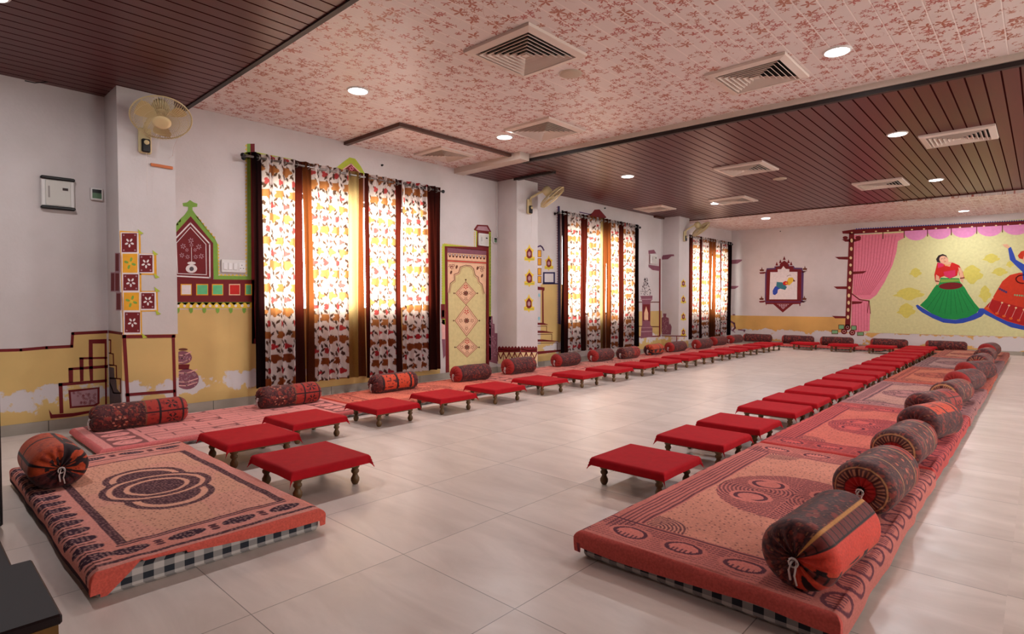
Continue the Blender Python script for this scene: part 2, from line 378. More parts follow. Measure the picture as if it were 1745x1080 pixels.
# trims of the ceiling edges
tr = MB().box(XW, XR, YL1-.016, YL1+.018, 2.65, 2.662).build('trim_1', M_TRIMD); struct(tr)
b = MB()
def strip(b, f0, f1, x0, x1, z0, z1):
    b.add([(x0, f0(x0), z0), (x1, f0(x1), z0), (x1, f1(x1), z0), (x0, f1(x0), z0), (x0, f0(x0), z1), (x1, f0(x1), z1), (x1, f1(x1), z1), (x0, f1(x0), z1)],
          [(0, 3, 2, 1), (4, 5, 6, 7), (0, 1, 5, 4), (1, 2, 6, 5), (2, 3, 7, 6), (3, 0, 4, 7)])
strip(b, lambda x: y2(x)-.03, lambda x: y2(x)+.01, -4.62, XR, ZR+.025, ZF); struct(b.build('trim_2', M_TRIMW))
b = MB(); strip(b, lambda x: y2(x)-.012, lambda x: y2(x)+.03, -4.62, XR, ZR-.012, ZR+.024); struct(b.build('trim_3', M_TRIMD))
b = MB(); strip(b, lambda x: y3(x)-.03, lambda x: y3(x)+.01, XW, XR, ZR-.012, ZR+.02); struct(b.build('trim_4', M_TRIMB))
# dropped service patch by the wall with brown edging, and its grey beam
b = MB().box(XW, -4.62, 3.40, 3.45, ZF-.035, ZF).box(-4.66, -4.62, 3.45, 5.12, ZF-.035, ZF); struct(b.build('trim_5', M_TRIMB))
struct(MB().box(XW, -4.66, 3.45, 5.02, ZF-.018, ZF+.01).build('ceiling', M_FLORAL))
struct(MB().box(XW, -4.48, 5.0, 5.16, ZR-.015, ZF).build('trim_6', M_TRIMW))
struct(MB().box(-5.3, -4.62, 5.78, 5.84, ZR-.03, ZR+.01).build('trim_7', M_TRIMD))
struct(MB().box(-4.64, -4.60, 5.16, 5.8, ZR-.012, ZR+.01).build('trim_8', M_TRIMB))
# soffit strips along the wall under the maroon ceiling
struct(MB().box(XW, XW+.05, 10.2, 10.55, ZR-.03, ZR).build('trim_9', M_TRIMB))
# skirting
SK = .083
b = MB(); ys = YF
for p0, p1 in PIL:
    b.box(XW, XW+.012, ys, p0, 0, SK); b.box(XW, XP+.012, p0-.012, p0, 0, SK); b.box(XP, XP+.012, p0, p1, 0, SK); b.box(XW, XP+.012, p1, p1+.012, 0, SK); ys = p1+.012
b.box(XW, XW+.012, ys, YB, 0, SK); struct(b.build('baseboard_left', M_SKIRT))
struct(MB().box(XW, XR, YB-.012, YB, 0, .075).build('baseboard_back', M_SKIRT))
# windows of the window wall
M_ALU = plain('window_frame_paint', (120, 112, 104), .5)
for i, (h0, h1) in enumerate(WINS):
    r = struct(empty('window_%d' % (i+1), (XW-.12, (h0+h1)/2, WZ0)))
    hw = (h1-h0)/2; hh = WZ1-WZ0; b = MB()
    b.box(-.025, .025, -hw, hw, 0, .045).box(-.025, .025, -hw, hw, hh-.045, hh)
    for q in (-hw, hw-.045, -.02): b.box(-.024, .024, q, q+.045, .045, hh-.045)
    b.build('window_frame', M_ALU, r)
    MB().box(-.003, .003, -hw+.045, hw-.045, .045, hh-.045).build('pane', M_GLASS, r)
for i, (h0, h1) in enumerate(RW):
    r = struct(empty('window_%d' % (i+4), (XR+.1, (h0+h1)/2, .9))); hw = (h1-h0)/2; b = MB()
    b.box(-.025, .025, -hw, hw, 0, .05).box(-.025, .025, -hw, hw, 1.25, 1.3)
    for q in (-hw, hw-.05, -.025): b.box(-.024, .024, q, q+.05, .05, 1.25)
    b.build('window_frame', M_ALU, r); MB().box(-.003, .003, -hw+.05, hw-.05, .05, 1.25).build('pane', M_GLASS, r)
# daylight portals in the window openings
def portal(x, y, z, sy, sz, toward):
    l = bpy.data.lights.new('window_portal', 'AREA'); l.shape = 'RECTANGLE'; l.size = sy; l.size_y = sz; l.cycles.is_portal = True
    o = bpy.data.objects.new('window_portal', l); link(o); o.location = (x, y, z)
    o.rotation_euler = Vector((toward, 0, 0)).to_track_quat('-Z', 'Z').to_euler()
for h0, h1 in WINS: portal(XW-.24, (h0+h1)/2, (WZ0+WZ1)/2, h1-h0, WZ1-WZ0, 1)
for h0, h1 in RW: portal(XR+.22, (h0+h1)/2, 1.55, h1-h0, 1.3, -1)

# ------------------------------------------------------------------ painted wall decoration
PC = {'maroon': (112, 22, 26), 'red': (196, 34, 28), 'green': (122, 160, 64), 'mint': (96, 186, 128), 'lime': (176, 186, 60), 'yellow': (222, 184, 60),
      'gold': (226, 160, 40), 'white': (226, 214, 212), 'cream': (226, 200, 150), 'peach': (232, 184, 148), 'sand': (214, 194, 138), 'pinkline': (226, 168, 160),
      'plum': (132, 78, 92), 'plumlt': (170, 128, 136), 'brown': (104, 52, 34), 'brownlt': (170, 112, 84), 'orange': (214, 92, 34), 'blue': (48, 74, 170), 'navy': (52, 44, 86),
      'indigo': (86, 52, 96), 'grey': (92, 78, 84), 'pink': (226, 128, 150), 'pinkdk': (200, 92, 112), 'rose': (218, 140, 186), 'yelbg': (210, 206, 152), 'yelblot': (208, 196, 96), 'skin': (222, 170, 138), 'black': (36, 22, 24),
      'skirtgreen': (30, 138, 66), 'skirtgreendk': (22, 112, 54), 'skirtred': (198, 54, 28), 'skirtreddk': (168, 26, 26), 'magenta': (204, 48, 92), 'sage': (122, 168, 120), 'ltblue': (150, 190, 200), 'teal': (60, 120, 132)}
def pmat(c): return plain('paint_' + c, PC[c], .6, spec=.25, noise=.08, nscale=22)
class Wall:
    def __init__(s, ax, val, sgn): s.ax, s.val, s.sgn = ax, val, sgn
    def to2d(s, u, v): return at_x(u, v, s.val) if s.ax == 'X' else at_y(u, v, s.val)
    def to3d(s, a, z, off): return (s.val + s.sgn*off, a, z) if s.ax == 'X' else (a, s.val + s.sgn*off, z)
WL = Wall('X', XW, 1); WP = Wall('X', XP, 1); WB = Wall('Y', YB, -1)
WS = [Wall('Y', p[0], -1) for p in PIL]
class Paint:
    def __init__(s, wall, crop=(0, 0, 1.)): s.w = wall; s.crop = crop; s.k = 0; s.items = []
    def at(s, ox, oy, sc_): s.crop = (ox, oy, sc_); return s
    def L(s, k): s.k = k; return s
    def m(s, pts): ox, oy, q = s.crop; return [s.w.to2d(ox + x/q, oy + y/q) for x, y in pts]
    def raw(s, c, pts): s.items.append((c, pts, s.k)); return s
    def poly(s, c, pts): return s.raw(c, s.m(pts))
    def rect(s, c, x0, y0, x1, y1): return s.poly(c, [(x0, y0), (x1, y0), (x1, y1), (x0, y1)])
    def quad(s, c, *p): return s.poly(c, list(p))
    def line(s, c, pts, wd, closed=False):
        n = len(pts)
        for i in range(n if closed else n-1):
            (x0, y0), (x1, y1) = pts[i], pts[(i+1) % n]; d = math.hypot(x1-x0, y1-y0) or 1
            ex, ey = (x1-x0)/d*wd*.5, (y1-y0)/d*wd*.5; nx, ny = -ey, ex
            s.poly(c, [(x0-ex*.8+nx, y0-ey*.8+ny), (x1+ex*.8+nx, y1+ey*.8+ny), (x1+ex*.8-nx, y1+ey*.8-ny), (x0-ex*.8-nx, y0-ey*.8-ny)])
        return s
    def ell(s, c, cx, cy, rx, ry, n=14, rot=0):
        cr, sr = math.cos(rot), math.sin(rot)
        return s.poly(c, [(cx + rx*math.cos(2*PI*i/n)*cr - ry*math.sin(2*PI*i/n)*sr, cy + rx*math.cos(2*PI*i/n)*sr + ry*math.sin(2*PI*i/n)*cr) for i in range(n)])
    def ring(s, c, cx, cy, rx, ry, wd, n=16): return s.line(c, [(cx+rx*math.cos(2*PI*i/n), cy+ry*math.sin(2*PI*i/n)) for i in range(n)], wd, True)
    def teeth(s, c, p0, p1, n, h, side=1):
        (x0, y0), (x1, y1) = p0, p1; d = math.hypot(x1-x0, y1-y0); nx, ny = -(y1-y0)/d*h*side, (x1-x0)/d*h*side
        for i in range(n):
            a, b_ = i/n, (i+1)/n; mx = (a+b_)/2
            s.poly(c, [(x0+(x1-x0)*a, y0+(y1-y0)*a), (x0+(x1-x0)*b_, y0+(y1-y0)*b_), (x0+(x1-x0)*mx+nx, y0+(y1-y0)*mx+ny)])
        return s
    def dots(s, c, p0, p1, n, r):
        for i in range(n): f = (i+.5)/n; s.ell(c, p0[0]+(p1[0]-p0[0])*f, p0[1]+(p1[1]-p0[1])*f, r, r, 8)
        return s
    def flower(s, c, cx, cy, r, n=6, r2=None):
        for i in range(n):
            a = 2*PI*i/n+.3; s.ell(c, cx+math.cos(a)*r*.6, cy+math.sin(a)*r*.6, r*.36, r*.2, 7, a)
        return s
    def build(s, name, label=None, cat='mural', group=None, mats=None, parent=None):
        cols = sorted({i[0] for i in s.items}); b = MB()
        for c, pts, k in s.items:
            b.cur = cols.index(c); b.add([s.w.to3d(a, z, .0012 + .0006*k) for a, z in pts], [tuple(range(len(pts)))])
        o = b.build(name, [(mats or {}).get(c) or pmat(c) for c in cols], parent)
        return tag(o, label, cat, group) if label else o
M_DADO = dado_material('yellow_dado_paint', (214, 178, 112), .27, .12, .55)
M_DADO2 = dado_material('yellow_dado_paint_back', (220, 170, 96), .21, .13, .44)
DM = {'dado': M_DADO, 'dado2': M_DADO2}
def dado(wall, pts, name, c='dado'):
    p = Paint(wall); p.raw(c, pts); struct(p.build(name, mats=DM))
# yellow dados (painted areas of the walls themselves)
dw = lambda u, v: WL.to2d(u, v)
dado(WL, [(YF, SK)] + [(1.22, SK)] + [dw(181, 565), dw(122, 568), dw(122, 589), dw(80, 592), dw(0, 596), (YF, dw(0, 596)[1])], 'trim_10')
dado(WS[0], [(XW, SK), (XP, SK), WS[0].to2d(208, 568), WS[0].to2d(182, 565)], 'trim_11')
dado(WP, [(1.22, SK), (1.62, SK), (1.62, WP.to2d(297, 569)[1]), (1.22, WP.to2d(208, 571)[1])], 'trim_12')
dado(WL, [(1.62, SK), (4.75, SK), (4.75, .93), (1.62, .93)], 'trim_13')
dado(WL, [(6.24, SK), (7.3, SK), (7.3, 1.27), (6.75, 1.27), (6.75, .34), (6.24, .34)], 'trim_14')
dado(WL, [(9.3, SK), (10.55, SK), (10.55, .33), (10.55, .81), (9.3, .81)], 'trim_15')
dado(WS[2], [(XW, SK), (XP, SK), (XP, .3), (XW, .3)], 'trim_16')
dado(WP, [(10.55, SK), (10.98, SK), (10.98, .3), (10.55, .3)], 'trim_17')
dado(WB, [(XW, .075), (-3.12, .075), (-3.12, .655), (XW, .655)], 'trim_18', 'dado2')
dado(WB, [(-3.12, .075), (XR, .075), (XR, .36), (-3.12, .33)], 'trim_19', 'dado2')

# stepped shelf mural left of the first pillar
K = (80, 560, 6.747)
p = Paint(WL, K).L(1)
p.line('maroon', [(-540, 250), (-300, 243), (-5, 217), (285, 202), (296, 55), (684, 35)], 34)
p.poly('maroon', [(480, 125), (685, 118), (690, 880), (668, 880), (662, 170), (525, 170), (530, 600), (495, 605), (480, 400)])
for q in ([(372, 330), (690, 322), (690, 345), (372, 352)], [(372, 330), (420, 330), (420, 600), (380, 605)], [(246, 450), (700, 415), (700, 450), (246, 478)], [(246, 450), (300, 450), (300, 620), (250, 620)],
          [(132, 625), (690, 580), (690, 612), (132, 662)], [(132, 625), (178, 625), (190, 970), (145, 975)], [(20, 925), (60, 985), (300, 968), (560, 930), (560, 955), (290, 1010), (40, 1032)]):
    p.poly('maroon', q)
p.poly('maroon', [(245, 705), (605, 670), (605, 860), (560, 890), (262, 915)])
p.L(2).poly('plumlt', [(272, 728), (580, 690), (580, 850), (540, 870), (285, 892)])
rr = random.Random(2)
p.L(3)
for i in range(34): p.flower('maroon', 295+rr.random()*270, 730+rr.random()*130, 16, 5)
p.build('mural', 'maroon stepped shelf mural painted left of the nearest pillar')
p = Paint(WS[0], K).L(1)
p.line('maroon', [(690, 30), (860, 55)], 30)
for q in ([(690, 125), (735, 130), (735, 280), (690, 280)], [(690, 275), (765, 290), (770, 420), (690, 420)], [(690, 410), (800, 425), (803, 570), (700, 570)], [(700, 565), (848, 575), (850, 740), (770, 740)]): p.line('maroon', q, 13, True)
p.poly('grey', [(690, 430), (775, 450), (780, 560), (800, 590), (808, 690), (850, 740), (858, 860), (700, 880)])
p.build('mural', 'dark stepped mural on the side face of the nearest pillar')
# tile patchwork wrapped around the first pillar
K2 = (180, 370, 4.693)
p = Paint(WP, K2).L(1)
p.quad('gold', (112, 108), (278, 118), (292, 940), (140, 950))
for q in ([(262, 288), (405, 292), (408, 462), (270, 460)], [(278, 590), (415, 588), (420, 752), (285, 755)]): p.poly('gold', q)
p.L(2)
p.poly('white', [(118, 120), (262, 124), (280, 935), (146, 940)]); p.poly('white', [(262, 290), (385, 295), (387, 450), (265, 448)]); p.poly('white', [(275, 598), (402, 596), (406, 742), (280, 745)])
p.L(3)
tl = [('maroon', (128, 128, 250, 280)), ('gold', (134, 292, 254, 444)), ('maroon', (140, 456, 260, 586)), ('gold', (144, 602, 266, 744)), ('maroon', (152, 760, 274, 922)), ('maroon', (270, 302, 374, 440)), ('maroon', (284, 606, 390, 732))]
for c, (x0, y0, x1, y1) in tl: p.rect(c, x0, y0, x1, y1)
p.L(4)
for c, (x0, y0, x1, y1) in tl:
    cx, cy = (x0+x1)/2, (y0+y1)/2
    if c == 'gold': p.flower('green', cx, cy, 52, 4); p.L(5).ell('yellow', cx, cy, 12, 12).L(4)
    else:
        p.flower('white', cx, cy, 40, 5)
        for dx in (16, -16):
            for dy in (16, -16): p.ell('plumlt', (x0 if dx > 0 else x1)+dx, (y0 if dy > 0 else y1)+dy, 7, 7, 7)
p.line('maroon', [(136, 955), (548, 950)], 26).line('maroon', [(148, 950), (180, 1500)], 28).line('maroon', [(540, 950), (556, 1510)], 24)
p.line('maroon', [(166, 1420), (548, 1390)], 24)
p.L(5)
for x, y in ((255, 95), (372, 262), (384, 446), (388, 556), (395, 738), (285, 925)): p.poly('lime', [(x, y), (x+48, y+36), (x+12, y+44)])
p.build('mural', 'patchwork of maroon and gold mirror tiles painted up the nearest pillar')
p = Paint(WS[0], K2).L(1)
for q in ((76, 285, 118, 440), (42, 440, 116, 595), (84, 600, 128, 745)): p.rect('plumlt', *q)
p.L(2)
for q in ((82, 292, 108, 430), (46, 448, 72, 588), (80, 448, 110, 588), (90, 610, 120, 738)): p.rect('maroon', *q)
p.build('mural', 'narrow maroon tile mural on the shaded side of the nearest pillar')
# niche mural, band and window border
K3 = (280, 330, 4.694)
p = Paint(WL, K3).L(1)
p.poly('green', [(70, 330), (70, 270), (130, 200), (165, 165), (190, 130), (190, 105), (150, 100), (145, 75), (180, 70), (205, 50), (235, 70), (265, 80), (262, 105), (225, 108), (225, 130), (250, 165), (330, 270), (405, 360), (425, 400), (430, 655), (665, 660), (662, -400), (700, -400), (700, 690), (396, 690), (380, 400)])
p.teeth('yellow', (130, 205), (70, 275), 3, 16, -1).teeth('yellow', (250, 180), (405, 365), 7, 16, -1).teeth('yellow', (425, 400), (432, 650), 10, 14, -1).teeth('yellow', (440, 655), (655, 658), 7, 14, -1).teeth('yellow', (660, 650), (660, -400), 34, 14, -1)
p.L(2)
p.poly('maroon', [(70, 380), (70, 335), (210, 180), (390, 395), (392, 685), (722, 688), (715, 1200), (700, 1200), (700, 868), (80, 866), (80, 668), (90, 668)])
p.poly('maroon', [(688, -400), (722, -400), (735, 1200), (700, 1200)])
p.L(3)
p.line('white', [(78, 370), (208, 235), (362, 400), (364, 672), (90, 658)], 11)
p.line('white', [(95, 395), (208, 268), (332, 405), (336, 648), (105, 638)], 6, True)
p.line('white', [(218, 545), (216, 430)], 4).ell('white', 216, 600, 46, 34).ell('white', 217, 555, 34, 12)
for x, y, r in ((212, 375, 24), (150, 420, 24), (275, 425, 24), (180, 450, 16), (245, 450, 16), (140, 492, 22), (185, 505, 20), (250, 505, 20), (295, 500, 24), (216, 410, 18)): p.flower('plumlt', x, y, r, 6)
p.L(4).ell('grey', 217, 601, 18, 18)
for x0, x1, c in ((130, 218, 'white'), (254, 350, 'mint'), (380, 470, 'mint'), (516, 606, 'red'), (644, 700, 'mint'), (80, 92, 'peach')):
    p.L(3).rect('gold' if c != 'red' else 'peach', x0, 722, x1, 812); p.L(4).rect(c, x0+8, 730, x1-6, 804)
p.L(3).rect('yellow', 82, 870, 698, 916).teeth('green', (82, 868), (698, 866), 11, 26).L(4).dots('white', (84, 898), (698, 895), 12, 12)
for i in range(6): p.poly('green', [(92+i*106, 915), (122+i*106, 915), (120+i*106, 945), (106+i*106, 958), (94+i*106, 942)])
p.build('mural', 'maroon niche mural with white flower vase and coloured square band')
p = Paint(WL).at(410, 250, 6.355).L(1)
p.poly('lime', [(40, 60), (150, 55), (560, 135), (560, 175), (90, 130), (45, 150)])
p.build('mural', 'short lime painted strip behind the left end of nearest curtain rod')
p = Paint(WL).at(410, 250, 6.355).L(1).poly('lime', [(1030, 230), (1110, 165), (1180, 115), (1240, 130), (1300, 210), (1350, 300), (1100, 300)])
p.L(2).poly('maroon', [(1110, 250), (1195, 178), (1300, 290)]).L(3).line('pinkline', [(1110, 245), (1195, 185), (1290, 280)], 12).flower('pink', 1200, 235, 30)
p.build('mural', 'lime sawtooth border mural peaking above the nearest curtained window')
p = Paint(WL).at(410, 520, 6.75).L(2)
p.poly('orange', [(128, -60), (150, -60), (170, 385), (130, 385)]); p.poly('maroon', [(175, 360), (250, 375), (240, 490), (215, 470)]).line('pinkline', [(165, 355), (240, 372)], 8)
p.build('mural', 'small maroon hanging corner painted under the nearest window border')
# pots behind the first pillar
p = Paint(WL).at(0, 560, 3.966).L(1)
for cx, cy, rx, ry in ((1235, 195, 62, 45), (1262, 340, 82, 70)): p.ell('plum', cx, cy, rx, ry, 20)
p.poly('maroon', [(1190, 240), (1282, 240), (1275, 275), (1190, 275)]).ell('brown', 1237, 140, 32, 9)
p.L(2)
for y, x0, x1 in ((170, 1190, 1290), (218, 1185, 1280), (290, 1190, 1330), (350, 1190, 1335), (375, 1190, 1330)): p.line('pinkline', [(x0, y+8), ((x0+x1)/2, y+10), (x1, y-14)], 7)
for i in range(60): p.ell('plumlt', 1195+rr.random()*130, 290+rr.random()*95, 5, 4, 6)
for i in range(30): p.ell('plumlt', 1190+rr.random()*95, 175+rr.random()*50, 5, 4, 6)
p.build('mural', 'two stacked patterned water pots painted beside the nearest pillar', 'mural')
# painted door with stepped border
K4 = (750, 370, 7.717)
p = Paint(WL, K4).L(1)
p.poly('lime', [(28, 350), (470, 400), (470, 180), (450, 180), (440, 150), (660, 180), (668, 200), (668, 1880), (634, 1880), (634, 425), (70, 412), (68, 1420), (25, 1400)])
p.teeth('yellow', (48, 352), (460, 402), 20, -16).teeth('yellow', (455, 390), (455, 190), 8, -16).teeth('green', (650, 200), (650, 1820), 40, -16).teeth('yellow', (28, 1400), (28, 380), 30, -12)
p.L(2)
p.poly('maroon', [(58, 380), (640, 395), (645, 2060), (600, 2060), (598, 470), (95, 450), (120, 2060), (72, 2060)])
p.poly('sand', [(92, 395), (604, 440), (606, 2130), (120, 2130)])
p.poly('maroon', [(440, 165), (485, 98), (625, 105), (672, 195), (640, 195), (640, 400), (480, 390), (485, 185)])
p.L(3)
p.poly('plum', [(92, 400), (606, 445), (604, 500), (96, 468)]); p.poly('plumlt', [(470, 165), (500, 118), (610, 122), (648, 185)])
p.poly('peach', [(96, 470), (604, 502), (600, 1010), (575, 1005), (555, 900), (500, 850), (460, 760), (440, 690), (400, 650), (330, 640), (270, 655), (245, 750), (195, 760), (190, 840), (140, 860), (120, 990), (98, 990)])
p.L(4)
for i in range(11): p.poly('brown', [(108+i*45, 478+i*3), (145+i*45, 481+i*3), (138+i*45, 520+i*3), (126+i*45, 530+i*3), (114+i*45, 518+i*3)]); p.L(5).ell('white', 126+i*45, 492+i*3, 9, 9, 7).L(4)
p.line('red', [(96, 572), (602, 602)], 14).line('brown', [(96, 560), (602, 590)], 4).line('brown', [(96, 585), (602, 615)], 4)
arch = [(112, 990), (122, 930), (132, 870), (185, 828), (182, 752), (240, 730), (262, 655), (330, 632), (400, 640), (440, 680), (458, 760), (500, 790), (512, 850), (548, 880), (560, 930), (578, 1000)]
p.line('brown', arch, 8).line('brownlt', [(x + (14 if x < 340 else -14), y+14) for x, y in arch], 6)
for x, y in ((130, 640), (170, 635), (150, 665), (525, 660), (560, 665), (545, 700)): p.flower('maroon', x, y, 26, 5)
for x, y in ((215, 655), (142, 725), (490, 670), (548, 770)): p.ell('brown', x, y, 14, 26, 8, .3)
def diamond(cx, cy, rx, ry, fill=True):
    q = [(cx, cy-ry), (cx+rx, cy), (cx, cy+ry), (cx-rx, cy)]; p.L(3).poly('peach', q); p.L(4).line('brownlt', q, 8, True).line('brownlt', [(cx+(x-cx)*.84, cy+(y-cy)*.84) for x, y in q], 5, True)
    p.flower('red', cx, cy-ry*.55, 34, 5).flower('brownlt', cx, cy+ry*.5, 28, 5).flower('brownlt', cx-rx*.5, cy, 30, 5).flower('brownlt', cx+rx*.5, cy, 30, 5)
    p.L(5).flower('brown', cx, cy, 40, 8).ell('maroon', cx, cy, 10, 10); p.L(4)
    for a in (-1, 1): p.line('brown', [(cx+a*rx, cy), (cx+a*(rx+18), cy)], 6).ell('brown', cx+a*(rx+20), cy, 8, 12, 6)
diamond(335, 1000, 135, 150); diamond(352, 1710, 140, 130); diamond(345, 1360, 152, 205)
p.L(4).line('brown', [(335, 815), (335, 850)], 6).ell('brown', 335, 822, 12, 10, 6)
p.build('mural', 'painted cream door mural with maroon frame and three diamonds')
p = Paint(WL).at(740, 500, 7.2).L(1)
p.poly('plum', [(652, 285), (712, 275), (718, 370), (738, 372), (742, 485), (780, 487), (785, 640), (800, 870), (652, 830)])
p.L(2)
for i in range(60): p.ell('plumlt', 660+rr.random()*(60 if i < 20 else 110), 300+rr.random()*(120 if i < 20 else 10)+ (0 if i < 20 else 200+rr.random()*280), 6, 6, 6)
p.build('mural', 'stepped plum coloured mural strip between painted door and second pillar')
p = Paint(WL).at(740, 500, 7.2).L(2)
p.poly('maroon', [(80, 130), (130, 130), (132, 310), (82, 310)]).poly('peach', [(90, 205), (120, 200), (122, 285), (92, 290)])
p.L(1).poly('pinkline', [(85, 320), (128, 320), (135, 560), (95, 560)]).poly('plum', [(92, 560), (132, 560), (135, 760), (110, 800)])
p.build('mural', 'pink and maroon painted strip between nearest curtain and painted door')
# second pillar: frieze on two faces, three pendants
for wl, x0, x1, lb in ((WS[1], 782, 1058, 'side face'), (WP, 1058, 1262, 'front face')):
    p = Paint(wl).at(740, 500, 7.2).L(1)
    p.poly('cream', [(x0, 720), (x1, 725), (x1, 860), (x0, 860)]); p.L(2).poly('maroon', [(x0, 662), (x1, 668), (x1, 720), (x0, 722)])
    p.line('orange', [(x0, 682), ((x0+x1)/2, 700), (x1, 690)], 8); p.teeth('maroon', (x0, 665), (x1, 668), 7 if x0 < 800 else 6, -24)
    n = 4 if x0 < 800 else 3
    for i in range(n):
        cx = x0+(x1-x0)*(i+.5)/n; p.line('maroon', [(cx-34, 722), (cx, 800), (cx+34, 722)], 12).line('maroon', [(cx-36, 830), (cx-36, 740)], 8)
    p.build('mural', 'maroon and orange frieze low on the %s of the second pillar' % lb)
def pendant(pp, cx, cy, k=1.):
    pp.L(1).poly('yellow', [(cx, cy-78*k), (cx+9*k, cy-52*k), (cx+30*k, cy-30*k), (cx+40*k, cy-32*k), (cx+28*k, cy-5*k), (cx+30*k, cy+28*k), (cx+46*k, cy+30*k), (cx+44*k, cy+60*k), (cx+8*k, cy+62*k), (cx, cy+80*k), (cx-8*k, cy+62*k), (cx-40*k, cy+60*k), (cx-42*k, cy+30*k), (cx-28*k, cy+28*k), (cx-28*k, cy-5*k), (cx-40*k, cy-32*k), (cx-28*k, cy-30*k), (cx-9*k, cy-52*k)])
    pp.L(2).poly('maroon', [(cx, cy-46*k), (cx+22*k, cy-15*k), (cx+22*k, cy+30*k), (cx+8*k, cy+42*k), (cx-10*k, cy+42*k), (cx-22*k, cy+26*k), (cx-22*k, cy-14*k)])
    pp.L(3).ell('plumlt', cx, cy+4*k, 12*k, 20*k).L(2).line('green', [(cx-36*k, cy+48*k), (cx+38*k, cy+48*k)], 5*k)
for (cx, cy), wd in zip(((107, 155), (107, 360), (104, 572)), ('topmost', 'middle', 'lowest')):
    p = Paint(WP).at(880, 400, 4.909); pendant(p, cx, cy)
    p.build('mural', '%s of the three maroon lanterns painted down the second pillar' % wd, 'mural', 'lanterns painted on the second pillar')
# stairs mural between second pillar and second window
p = Paint(WL).at(880, 400, 4.909).L(1)
p.poly('white', [(172, 128), (210, 128), (210, 415), (172, 415)])
p.L(2)
for y in (130, 198, 280, 346): p.rect('gold', 178, y, 206, y+55); p.L(3).line('maroon', [(178, y), (206, y), (206, y+56), (178, y+56)], 4, True).L(2)
p.line('indigo', [(178, 100), (200, 92), (215, 104), (228, 128)], 12)
p.poly('maroon', [(172, 432), (235, 440), (234, 465), (225, 470), (228, 740), (215, 740), (214, 462), (172, 460)])
p.line('navy', [(228, 318), (316, 318), (316, 402), (228, 402)], 13, True).line('navy', [(222, 410), (360, 408)], 10)
p.ell('ltblue', 190, 505, 10, 16).ell('ltblue', 188, 700, 10, 16)
for y, x0, x1, yb in ((745, 172, 262, 810), (812, 172, 305, 880), (885, 172, 350, 965)):
    p.poly('maroon', [(x0, y-10), (x0+50, y-10), (x1, y+4), (x1, y+8), (x0, y+8)]).line('brown', [(x0, y+22), (x1-10, y+18), (x1-10, yb)], 5)
p.poly('maroon', [(172, 975), (370, 960), (372, 975), (172, 1000)])
p.build('mural', 'staircase and gold panel mural left of the second window')
p = Paint(WL).at(880, 400, 4.909).L(1).poly('navy', [(345, -240), (362, -240), (372, 750), (350, 745)])
p.teeth('plumlt', (350, 745), (345, -240), 46, -12)
p.build('mural', 'dark navy sawtooth border along the left side of second window')
p = Paint(WL).at(880, 400, 4.909); pendant(p, 270, 235, .85); p.build('mural', 'maroon lantern painted above the staircase mural')
p = Paint(WL).at(930, 350, 8.306).L(1)
p.poly('maroon', [(560, 150), (650, 110), (690, 60), (760, 55), (800, 100), (860, 170), (820, 190), (600, 180)]).line('indigo', [(480, 95), (640, 130)], 14)
p.build('mural', 'maroon crest painted above the second curtained window')
# altar, tree and shelf boards before the third pillar
p = Paint(WL).at(1080, 410, 6.).L(1)
p.line('brown', [(48, 628), (262, 628)], 10).line('brown', [(48, 875), (262, 880)], 10).line('maroon', [(48, 985), (270, 975)], 12)
p.L(2).poly('plum', [(68, 1000), (75, 890), (85, 860), (85, 620), (65, 565), (190, 562), (188, 605), (170, 620), (168, 860), (190, 890), (190, 980)])
p.L(3).poly('maroon', [(92, 650), (165, 650), (165, 820), (92, 820)]).L(4).poly('peach', [(125, 670), (146, 740), (146, 810), (105, 810), (105, 740)]).ell('plum', 125, 830, 24, 20)
p.L(3).line('plumlt', [(70, 600), (186, 598)], 10).line('plumlt', [(72, 930), (188, 925)], 10).line('plumlt', [(78, 890), (186, 888)], 6)
for i in range(75):
    a = rr.random(); y = 375+a*180; x = 122+(rr.random()-.5)*110*(.2+a*.9); p.ell('grey', x, y, 4, 6, 6)
p.poly('plum', [(148, 100), (205, 92), (228, 130), (150, 135)]).poly('plum', [(150, 245), (262, 262), (262, 310), (190, 300), (150, 268)]).line('maroon', [(158, 135), (160, 240)], 6)
p.L(2).line('maroon', [(266, 190), (264, 970)], 15)
p.build('mural', 'plum altar and small leafy tree mural beside the third pillar')
p = Paint(WS[2]).at(1080, 410, 6.).L(2)
p.poly('plum', [(252, 155), (375, 140), (410, 140), (415, 158), (385, 160), (350, 190), (252, 195)])
p.poly('plum', [(300, 745), (335, 745), (330, 780), (358, 790), (362, 860), (372, 845), (388, 880), (380, 960), (292, 960), (272, 850), (282, 790), (305, 780)])
p.L(3)
for i in range(24): p.ell('plumlt', 290+rr.random()*60, 800+rr.random()*140, 5, 4, 6)
p.L(2).line('maroon', [(270, 972), (520, 975)], 9)
p.build('mural', 'plum pitcher mural on the side face of the third pillar')
for cy, wd in zip((435, 600, 775, 935), ('topmost', 'second from top', 'third from top', 'lowest')):
    p = Paint(WP).at(1080, 410, 6.); pendant(p, 506, cy, .62)
    p.build('mural', 'tiny maroon lantern painted on the third pillar, %s' % wd, 'mural', 'lanterns painted on the third pillar')
p = Paint(WP).at(1080, 410, 6.)
p.L(2).line('maroon', [(460, 975), (540, 978)], 9).line('maroon', [(437, 978), (437, 1040)], 9)
p.build('mural', 'thin maroon line painted low across the third pillar')
